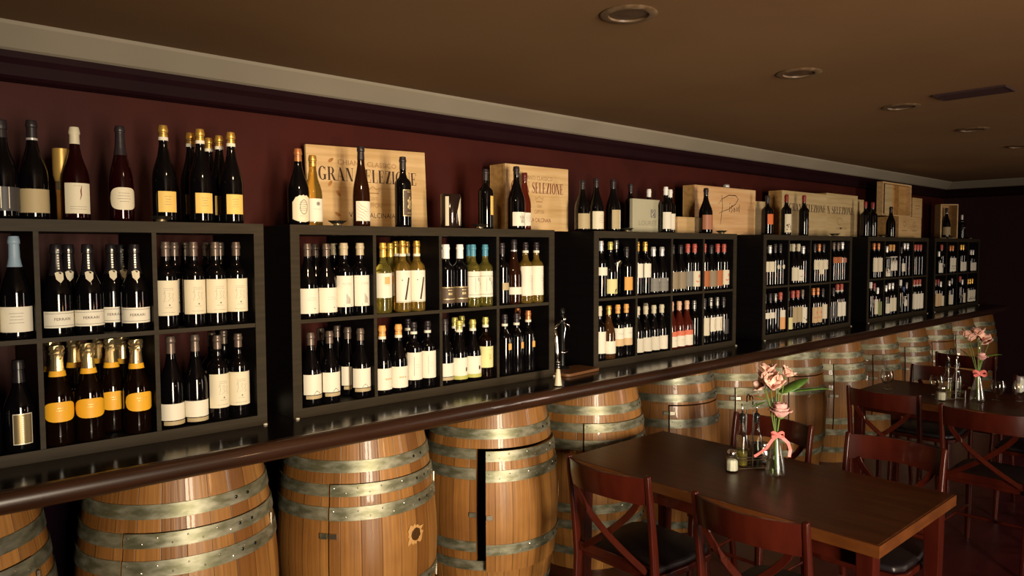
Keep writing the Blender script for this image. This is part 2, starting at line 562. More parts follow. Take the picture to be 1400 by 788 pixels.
def didone(ch):
    if ch == 'I':
        return stem(0.05), 0.32
    if ch == 'L':
        return stem(0.05) + [rc(0.05, 0.52, 0, t_), rc(0.49, 0.53, 0, 0.26)], 0.60
    if ch == 'E':
        return stem(0.05) + [rc(0.05, 0.54, 0, t_), rc(0.51, 0.55, 0, 0.25), rc(0.05, 0.54, 1 - t_, 1), rc(0.50, 0.54, 0.77, 1),
                             rc(0.05, 0.38, 0.49, 0.49 + t_), rc(0.37, 0.41, 0.38, 0.64)], 0.64
    if ch == 'N':
        return [rc(0.06, 0.10, 0, 1), rc(0.0, 0.18, 0, t_), rc(-0.02, 0.2, 1 - t_, 1), rc(0.60, 0.64, 0, 1), rc(0.52, 0.72, 1 - t_, 1),
                [(0.06, 1), (0.26, 1), (0.64, 0), (0.47, 0)]], 0.76
    if ch == 'A':
        return [[(0.08, 0), (0.12, 0), (0.37, 0.96), (0.33, 1)], [(0.28, 1), (0.42, 1), (0.72, 0), (0.52, 0)], rc(0.18, 0.56, 0.32, 0.32 + t_),
                rc(0.0, 0.22, 0, t_), rc(0.44, 0.8, 0, t_)], 0.82
    if ch == 'O':
        return ring_poly(0.38, 0.5, 0.36, 0.52, 0.18, 0.47), 0.78
    if ch == 'G':
        return ring_poly(0.38, 0.5, 0.36, 0.52, 0.18, 0.47, 42, 318) + [rc(0.50, 0.50 + T_, 0.03, 0.42), rc(0.43, 0.74, 0.42 - t_, 0.42), rc(0.61, 0.65, 0.72, 0.98)], 0.80
    if ch == 'R':
        return stem(0.05) + [rc(0.1, 0.35, 1 - t_, 1), rc(0.1, 0.35, 0.47, 0.47 + t_)] + ring_poly(0.32, 0.735, 0.27, 0.265, 0.10, 0.225, -90, 90, 10) + \
            [[(0.30, 0.49), (0.46, 0.49), (0.72, 0), (0.52, 0)], rc(0.52, 0.78, 0, t_)], 0.76
    if ch == 'S':
        pts = [(0.50, 0.80), (0.44, 0.93), (0.28, 0.98), (0.13, 0.90), (0.11, 0.74), (0.20, 0.60), (0.34, 0.48), (0.47, 0.36), (0.49, 0.20), (0.40, 0.06), (0.24, 0.02), (0.10, 0.08), (0.04, 0.24)]
        ws = [0.04, 0.04, 0.05, 0.09, 0.13, 0.17, 0.19, 0.17, 0.13, 0.08, 0.05, 0.04, 0.04]
        return stroke(pts, ws) + [rc(0.50, 0.53, 0.72, 0.98), rc(0.02, 0.05, 0.02, 0.3)], 0.60
    if ch == 'Z':
        return [rc(0.05, 0.56, 1 - t_, 1), rc(0.05, 0.09, 0.75, 1), rc(0.03, 0.58, 0, t_), rc(0.55, 0.59, 0, 0.26), [(0.03, 0), (0.24, 0), (0.58, 1), (0.37, 1)]], 0.64
    return [], 0.36


def didone_text(s, x0, y0, width, height):
    """fit the word between x0 and x0+width"""
    out, x = [], 0.0
    for ch in s:
        ps, adv = didone(ch)
        out += [[(a + x, b) for a, b in q] for q in ps]
        x += adv + 0.03
    k = width / (x - 0.03)
    return [[(x0 + a * k, y0 + b * height) for a, b in q] for q in out]


_TXT = {}


def sans_text(s, x0, y0, width, height=None):
    if s not in _TXT:
        cu = bpy.data.curves.new('lettering_source', 'FONT')
        cu.body = s
        cu.resolution_u = 2
        o = bpy.data.objects.new('lettering_source', cu)
        COL.objects.link(o)
        bpy.context.view_layer.update()
        dg = bpy.context.evaluated_depsgraph_get()
        me = bpy.data.meshes.new_from_object(o.evaluated_get(dg))
        ps = [[(me.vertices[i].co.x, me.vertices[i].co.y) for i in p.vertices] for p in me.polygons]
        bpy.data.objects.remove(o)
        bpy.data.curves.remove(cu)
        bpy.data.meshes.remove(me)
        xs = [a for q in ps for a, b in q]; ys = [b for q in ps for a, b in q]
        x_, X_, y_, Y_ = min(xs), max(xs), min(ys), max(ys)
        _TXT[s] = ([[((a - x_) / (X_ - x_), (b - y_) / (Y_ - y_)) for a, b in q] for q in ps], (Y_ - y_) / (X_ - x_))
    ps, asp = _TXT[s]
    h = height if height else width * asp
    return [[(x0 + a * width, y0 + b * h) for a, b in q] for q in ps]


def ell(cx, cy, rx, ry, n=12, rot=0.0):
    c, s = math.cos(rot), math.sin(rot)
    pts = []
    for i in range(n):
        a = 2 * math.pi * i / n
        x, y = rx * math.cos(a), ry * math.sin(a)
        pts.append((cx + x * c - y * s, cy + x * s + y * c))
    return pts


def flat_polys(bm, polys, y, mi):
    """polygons (x, z) laid on a plane that faces -Y at the given y"""
    for q in polys:
        try:
            f = bm.faces.new([bm.verts.new((a, y, b)) for a, b in q])
            f.material_index = mi
            f.normal_update()
            if f.normal.y > 0:
                f.normal_flip()
        except ValueError:
            pass

# ------------------------------------------------------------------ the room
WALL_Y, CEIL_Z, FAR_X = 3.15, 2.50, 9.95
LEFT_X, NEAR_Y = -3.2, -3.1
struct('floor', boxbm(LEFT_X, FAR_X + 0.1, NEAR_Y - 0.1, WALL_Y + 0.1, -0.08, 0.0), M_FLOOR)
struct('ceiling', boxbm(LEFT_X, FAR_X + 0.1, NEAR_Y - 0.1, WALL_Y + 0.1, CEIL_Z, CEIL_Z + 0.08), M_CEIL)
struct('wall_back', boxbm(LEFT_X, FAR_X + 0.1, WALL_Y, WALL_Y + 0.1, 0, CEIL_Z), M_WALL)
struct('wall_right', boxbm(FAR_X, FAR_X + 0.1, NEAR_Y, WALL_Y, 0, CEIL_Z), M_WALLFAR)
# wall behind the camera with its two tall openings
bm = bmesh.new()
for x0, x1, z0, z1 in ((LEFT_X, -0.20, 0, CEIL_Z), (0.88, 6.5, 0, CEIL_Z), (7.9, FAR_X, 0, CEIL_Z), (-0.20, 0.88, 0, 0.25), (-0.20, 0.88, 2.35, CEIL_Z), (0.29, 0.39, 0.25, 2.35), (6.5, 7.9, 0, 0.25), (6.5, 7.9, 2.35, CEIL_Z)):
    box(bm, x0, x1, NEAR_Y - 0.1, NEAR_Y, z0, z1)
struct('wall_front', bm, M_WALLFAR)


def cornice(name, prof, m, far=True):
    """profile (distance out from wall, z) run along the back wall and mitred round the far corner"""
    bm = bmesh.new()
    pts = [(LEFT_X, 0), (FAR_X, 0)]
    A, B, Cc = [], [], []
    for d, z in prof:
        A.append(bm.verts.new((LEFT_X, WALL_Y - d, z)))
        B.append(bm.verts.new((FAR_X - d, WALL_Y - d, z)))
        Cc.append(bm.verts.new((FAR_X - d, NEAR_Y, z)))
    n = len(prof)
    for P, Q in ((A, B), (B, Cc)):
        for i in range(n):
            j = (i + 1) % n
            bm.faces.new((P[i], P[j], Q[j], Q[i]))
    bm.faces.new(A); bm.faces.new(Cc[::-1])
    bmesh.ops.recalc_face_normals(bm, faces=bm.faces[:])
    return struct(name, bm, m)


cornice('trim_1', [(0, 2.50), (0.125, 2.50), (0.118, 2.488), (0.050, 2.424), (0.036, 2.418), (0, 2.418)], M_COVE)
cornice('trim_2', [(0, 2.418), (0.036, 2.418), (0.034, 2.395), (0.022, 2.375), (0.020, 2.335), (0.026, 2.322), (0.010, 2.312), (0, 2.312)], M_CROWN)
struct('undercounter_shade', boxbm(LEFT_X, FAR_X, WALL_Y - 0.004, WALL_Y, 0.12, 1.0), M_SHADE)  # black sheet over the wall, painting in the shade under the counter
struct('baseboard_back', boxbm(LEFT_X, FAR_X, WALL_Y - 0.018, WALL_Y, 0, 0.12, 0.004), M_CROWN)

# ------------------------------------------------------------------ bar counter
bar = thing('bar_counter', 'long black lacquered bar counter with rounded brown wooden front rail', 'counter', (0, 2.8, 1.0))
CT = 1.047
o = link('countertop', boxbm(LEFT_X + 0.02, FAR_X - 0.01, 2.475 - 2.8, 3.148 - 2.8, 0.004, CT - 1.0, 0.002), M_COUNTER, bar)
bm = bmesh.new()
prof = [(2.530, CT - 0.004), (2.500, CT - 0.001), (2.485, CT - 0.0003), (2.468, CT - 0.0005), (2.452, CT - 0.003), (2.441, CT - 0.016), (2.437, CT - 0.032), (2.441, CT - 0.050), (2.452, CT - 0.064), (2.468, CT - 0.071), (2.53, CT - 0.072)]
A = [bm.verts.new((LEFT_X + 0.02, y - 2.8, z - 1.0)) for y, z in prof]
B = [bm.verts.new((FAR_X - 0.01, y - 2.8, z - 1.0)) for y, z in prof]
for i in range(len(prof)):
    j = (i + 1) % len(prof)
    bm.faces.new((A[i], A[j], B[j], B[i]))
bm.faces.new(A); bm.faces.new(B[::-1])
bmesh.ops.recalc_face_normals(bm, faces=bm.faces[:])
smooth(link('front_rail', bm, M_RAIL, bar), 50)
for xx in (-2.6, 0.52, 4.95, 9.85):      # plain brackets on the wall that carry the top
    link('bracket', boxbm(xx - 0.05, xx + 0.05, 0.30, 0.347, -0.025, 0.0035, 0.004), M_CROWN, bar)

# ------------------------------------------------------------------ cube shelf units on the counter
SX = [-0.277, 1.301, 3.085, 4.919, 6.719, 8.374]
YF = 2.7226
UNITS = ['leftmost', 'second', 'third', 'fourth', 'fifth', 'farthest']
SW, SH, SD = 1.47, 0.77, 0.39
proto_parts = []


def shelf_unit(i):
    t = thing('cube_shelf_unit', ['black-brown open cube shelf unit at left end, holding gold foil champagne bottles',
              'second black-brown cube shelf unit from left, below the widest lettered crate lid',
              'third cube shelf unit from left, below the crate with handwritten signature',
              'fourth cube shelf unit from left, below the two joined lettered crates',
              'fifth cube shelf unit from left, below the stacked open crate',
              'farthest cube shelf unit, beside the plum far wall'][i], 'shelf', (SX[i], YF, CT), 0, 'cube shelf units on the bar counter')
    if proto_parts:
        for q in proto_parts:
            c = q.copy(); COL.objects.link(c); c.parent = t
        return t
    T = 0.038
    def part(nm, x0, x1, z0, z1, y0=0.003, y1=SD):
        proto_parts.append(link(nm, boxbm(x0, x1, y0, y1, z0, z1, 0.0012, 1), M_BLACK, t))
    part('side_panel', 0, T, 0, SH); part('side_panel', SW - T, SW, 0, SH)
    part('top_panel', T, SW - T, SH - T, SH); part('bottom_panel', T, SW - T, 0, T)
    part('middle_shelf', T, SW - T, 0.378, 0.393, 0.006)
    for k in (1, 2, 3):
        xc = T + 0.3485 * k - 0.004
        part('upright_divider', xc - 0.0075, xc + 0.0075, 0.393, SH - T, 0.006)
        part('upright_divider', xc - 0.0075, xc + 0.0075, T, 0.378, 0.006)
    bm = bmesh.new()     # front faces in a lighter brown, their gloss sheen painted in
    for x0, x1, z0, z1 in ((0, T, 0, SH), (SW - T, SW, 0, SH), (T, SW - T, SH - T, SH), (T, SW - T, 0, T)):
        box(bm, x0, x1, 0, 0.003, z0, z1)
    for k in (1, 2, 3):
        xc = T + 0.3485 * k - 0.004
        box(bm, xc - 0.0075, xc + 0.0075, 0.004, 0.006, T, SH - T)
    box(bm, T, SW - T, 0.0035, 0.006, 0.378, 0.393)
    proto_parts.append(link('front_sheen_faces', bm, M_FRONT_SHEEN, t))
    for x in (0.012, SW - 0.012):
        bm = bmesh.new()
        lathe(bm, [(0.007, 0), (0.008, 0.002), (0.006, 0.006)], 10, M=Matrix.Translation((x, -0.010, 0)))
        proto_parts.append(link('clear_bumper', bm, LAB['white'], t))
    return t


for i in range(6):
    shelf_unit(i)

# ------------------------------------------------------------------ wine barrels with cupboard doors
BPROF = [(0.00, 0.287), (0.10, 0.305), (0.20, 0.322), (0.30, 0.334), (0.40, 0.342), (0.485, 0.345), (0.57, 0.342), (0.67, 0.334), (0.77, 0.321), (0.87, 0.304), (0.965, 0.285)]


def br(z):
    z = max(0, min(0.965, z))
    for (a, ra), (b, rb) in zip(BPROF, BPROF[1:]):
        if z <= b:
            f = (z - a) / (b - a)
            return ra + (rb - ra) * f
    return BPROF[-1][1]


NST = 26   # staves


def shell(bm, a0, a1, z0, z1, off, th, dz=0.033, da=6.0, uvl=None):
    """a curved slab of barrel wall between two angles (degrees, 0 faces -Y) and two heights"""
    full = abs(a1 - a0) >= 359.9
    na = max(1, int(math.ceil(abs(a1 - a0) / da)))
    nz = max(1, int(math.ceil((z1 - z0) / dz)))
    def co(a, z, r):
        return (r * math.sin(R(a)), -r * math.cos(R(a)), z)
    O, I, UVO = [], [], []
    cnt = na if full else na + 1
    for i in range(cnt):
        a = a0 + (a1 - a0) * i / na
        O.append([bm.verts.new(co(a, z0 + (z1 - z0) * j / nz, br(z0 + (z1 - z0) * j / nz) + off)) for j in range(nz + 1)])
        I.append([bm.verts.new(co(a, z0 + (z1 - z0) * j / nz, br(z0 + (z1 - z0) * j / nz) + off - th)) for j in range(nz + 1)])
    fs = []
    for i in range(na):
        k = (i + 1) % cnt
        ua, ub = (a0 + (a1 - a0) * i / na) / 360 * NST, (a0 + (a1 - a0) * (i + 1) / na) / 360 * NST
        for j in range(nz):
            za, zb = z0 + (z1 - z0) * j / nz, z0 + (z1 - z0) * (j + 1) / nz
            f = bm.faces.new((O[i][j], O[k][j], O[k][j + 1], O[i][j + 1])); f.smooth = True
            g = bm.faces.new((I[i][j], I[i][j + 1], I[k][j + 1], I[k][j])); g.smooth = True
            if uvl:
                for fc, order in ((f, ((ua, za), (ub, za), (ub, zb), (ua, zb))), (g, ((ua, za), (ua, zb), (ub, zb), (ub, za)))):
                    for lp_, uvv in zip(fc.loops, order):
                        lp_[uvl].uv = uvv
        for (p, q, r_, s_), zz in (((O[i][0], I[i][0], I[k][0], O[k][0]), z0), ((O[i][nz], O[k][nz], I[k][nz], I[i][nz]), z1)):
            f = bm.faces.new((p, q, r_, s_))
            if uvl:
                for lp_, uvv in zip(f.loops, ((ua + 0.3, zz), (ua + 0.3, zz + 0.02), (ub - 0.3, zz + 0.02), (ub - 0.3, zz))):
                    lp_[uvl].uv = uvv
    if not full:
        for i, fl in ((0, False), (na, True)):
            u = (a0 if i == 0 else a1) / 360 * NST + 0.3
            for j in range(nz):
                vs = (O[i][j], O[i][j + 1], I[i][j + 1], I[i][j])
                f = bm.faces.new(vs if not fl else vs[::-1])
                if uvl:
                    for lp_ in f.loops:
                        lp_[uvl].uv = (u, lp_.vert.co.z)
    return bm


DA0, DA1 = -50.0, 50.0
HOOPS = {'A': (0.842, 0.888, 0.752, 0.798, 0.660, 0.712, 0.322, 0.372, 0.232, 0.280, 0.085, 0.130),
         'B': (0.905, 0.955, 0.805, 0.850, 0.655, 0.705, 0.300, 0.350, 0.200, 0.245, 0.030, 0.075)}


def barrel(cx, wood, kind, dz1, label, ajar=0.0, hoopm=None, bung=None, latch=0.56, cy=2.80, rot=0.0):
    hoopm = hoopm or M_HOOP
    t = thing('wine_barrel', label, 'barrel', (cx, cy, 0.0), R(rot), 'oak barrels under the bar counter')
    dz0 = 0.235
    bm = bmesh.new(); uvl = bm.loops.layers.uv.new('UVMap')
    shell(bm, -180, 180, dz1, 0.965, 0, 0.026, uvl=uvl)
    shell(bm, DA1, 360 + DA0, dz0, dz1, 0, 0.026, uvl=uvl)
    shell(bm, -180, 180, 0.0, dz0, 0, 0.026, uvl=uvl)
    smooth(link('stave_body', bm, wood, t), 40)
    bm = bmesh.new()
    lathe(bm, [(br(0.93) - 0.028, 0.925), (br(0.93) - 0.028, 0.945)], 40)
    link('barrel_head', bm, M_HEAD, t)
    bm = bmesh.new(); lathe(bm, [(br(0.05) - 0.028, 0.03), (br(0.05) - 0.028, 0.05)], 40)
    link('barrel_base', bm, M_HEAD, t)
    # door, hinged on its right edge
    gap = 1.3
    piv = Vector((br(0.5) * math.sin(R(DA1)), -br(0.5) * math.cos(R(DA1)), 0))
    dM = Matrix.Translation(piv) @ Matrix.Rotation(R(ajar), 4, 'Z') @ Matrix.Translation(-piv)
    bm = bmesh.new(); uvl = bm.loops.layers.uv.new('UVMap')
    shell(bm, DA0 + gap, DA1 - gap * 0.4, dz0 + 0.005, dz1 - 0.008, 0.0015, 0.024, uvl=uvl)
    bmesh.ops.transform(bm, matrix=dM, verts=bm.verts[:])
    door = smooth(link('barrel_door', bm, wood, t), 40)
    hs = HOOPS[kind]
    for k in range(0, len(hs), 2):
        z0, z1 = hs[k], hs[k + 1]
        inside = z1 < dz1 and z0 > dz0
        bm = bmesh.new()
        if inside:
            shell(bm, DA1 + 0.2, 360 + DA0 - 0.2, z0, z1, 0.0042, 0.004, dz=0.02)
        else:
            shell(bm, -180, 180, z0, z1, 0.0042, 0.004, dz=0.02)
        smooth(link('hoop', bm, hoopm, t), 40)
        rivets = []
        for a, fz in ((18, 0.5), (28, 0.5)):
            zz = z0 + (z1 - z0) * fz
            rr = br(zz) + 0.004
            Mx = Matrix.Translation((rr * math.sin(R(a)), -rr * math.cos(R(a)), zz)) @ Matrix.Rotation(R(a), 4, 'Z') @ Matrix.Rotation(R(90), 4, 'X')
            bmr = bmesh.new()
            lathe(bmr, [(0.0065, -0.001), (0.006, 0.002), (0.003, 0.0035)], 8, M=(dM @ Mx if inside else Mx))
            rivets.append(bmr)
        if inside:
            bm = bmesh.new()
            shell(bm, DA0 + gap, DA1 - gap * 0.4, z0, z1, 0.0057, 0.004, dz=0.02)
            bmesh.ops.transform(bm, matrix=dM, verts=bm.verts[:])
            hp = smooth(link('door_hoop', bm, hoopm, door), 40)
            # screw heads along the strap on the door
            bmn = bmesh.new()
            for q in range(12):
                a = DA0 + 4 + q * 8.2
                zz = z0 + (z1 - z0) * (0.3 if q % 2 else 0.7)
                rr = br(zz) + 0.0055
                Mx = Matrix.Translation((rr * math.sin(R(a)), -rr * math.cos(R(a)), zz)) @ Matrix.Rotation(R(a), 4, 'Z') @ Matrix.Rotation(R(90), 4, 'X')
                lathe(bmn, [(0.0038, -0.001), (0.0030, 0.0018), (0.0012, 0.0026)], 6, M=dM @ Mx)
            link('strap_screw', bmn, M_RIVET, door)
        for bmr in rivets:
            link('rivet', bmr, M_BLKMETAL, door if inside else t)
    # catch by the left edge of the door
    if latch:
        for a, nm, par, Mx0 in ((DA0 - 2.5, 'catch_keeper', t, Matrix.Identity(4)), (DA0 + 4.0, 'catch_plate', door, dM)):
            rr = br(latch) + 0.003
            bm = bmesh.new()
            box(bm, -0.016, 0.016, -0.005, 0.002, -0.011, 0.011, M=Mx0 @ Matrix.Translation((rr * math.sin(R(a)), -rr * math.cos(R(a)), latch)) @ Matrix.Rotation(R(a), 4, 'Z'))
            bevel(bm, 0.0015, 1)
            link(nm, bm, M_PEWTER if par is door else M_HOOPDK, par)
    for zz in (0.32, 0.72):
        bm = bmesh.new()
        rr = br(zz) + 0.004
        tube(bm, [(rr * math.sin(R(DA1 + 0.5)), -rr * math.cos(R(DA1 + 0.5)), zz - 0.03), (rr * math.sin(R(DA1 + 0.5)), -rr * math.cos(R(DA1 + 0.5)), zz + 0.03)], 0.006, 8)
        link('hinge', bm, M_PEWTER, t)
    if bung:
        a, zz = bung
        rr = br(zz) + 0.001
        Mx = dM @ Matrix.Translation((rr * math.sin(R(a)), -rr * math.cos(R(a)), zz)) @ Matrix.Rotation(R(a), 4, 'Z')
        bm = bmesh.new()
        rnd = random.Random(int(cx * 100))
        n = 26
        I_, O_ = [], []
        for q in range(n):
            b = 2 * math.pi * q / n
            ri = 0.026 + rnd.uniform(-0.002, 0.002)
            ro = 0.036 + rnd.uniform(-0.004, 0.013)
            if q % 7 == 2:
                ro += 0.012
            I_.append(bm.verts.new(Mx @ Vector((ri * math.cos(b), -0.004, ri * math.sin(b)))))
            O_.append(bm.verts.new(Mx @ Vector((ro * math.cos(b), 0.0005 - 0.0015, ro * 1.05 * math.sin(b)))))
        for q in range(n):
            bm.faces.new((I_[q], I_[(q + 1) % n], O_[(q + 1) % n], O_[q]))
        bmesh.ops.recalc_face_normals(bm, faces=bm.faces[:])
        link('bung_scar', bm, M_SCAR, door)
        bm = bmesh.new()
        lathe(bm, [(0.025, -0.002), (0.025, 0.003), (0.021, 0.0045)], 20, M=Mx @ Matrix.Rotation(R(90), 4, 'X'))
        link('bung_plug', bm, BW[1] if wood is not BW[1] else BW[0], door)
    return t


BARRELS = [
    (0.15, 1, 'A', 0.80, 'oak barrel at bottom left corner of the photo, mostly out of frame', 0, M_HOOPDK, None, 0.60),
    (0.885, 0, 'A', 0.80, 'oak barrel with tight-shut door, leftmost of those fully in view', 0, None, None, 0.60),
    (1.625, 0, 'A', 0.80, 'oak barrel with splintered bung ring, left of the ajar barrel', 0, None, (12, 0.555), 0.60),
    (2.375, 2, 'A', 0.80, 'oak barrel whose cupboard door stands ajar, showing a dark gap', 6.0, None, (37, 0.53), 0.50),
    (3.10, 2, 'A', 0.80, 'bright-hooped oak barrel just right of the ajar barrel', 0, None, None, None),
    (3.85, 0, 'B', 0.79, 'oak barrel with a bright white metal catch, behind the near table', 0, M_HOOPDK, None, 0.742),
    (4.58, 2, 'A', 0.80, 'pale oak barrel behind the oil cruets and pink flowers', 0, None, None, 0.73),
    (5.30, 1, 'B', 0.79, 'reddish oak barrel just right of the pink rose, behind leaves', 0, None, (30, 0.55), None),
    (6.03, 2, 'A', 0.80, 'oak barrel with clear dark door outline, right of the reddish barrel', 0, None, None, 0.55),
    (6.78, 2, 'A', 0.80, 'oak barrel behind the leftmost goblet on the far table', 0, None, None, 0.6),
    (7.50, 1, 'A', 0.80, 'fourth oak barrel from the far wall, under the fifth shelf unit', 0, None, None, 0.6),
    (8.20, 1, 'B', 0.79, 'third oak barrel from the far wall', 0, None, None, 0.6),
    (8.895, 2, 'A', 0.80, 'second oak barrel from the far wall, behind the distant flowers', 0, None, None, 0.6),
    (9.59, 1, 'A', 0.80, 'last oak barrel in the row, against the plum far wall', 0, None, None, 0.6),
]
for cx, wi, kd, dz1, lb, aj, hm, bg, la in BARRELS:
    barrel(cx, BW[wi], kd, dz1, lb, aj, hm, bg, la)

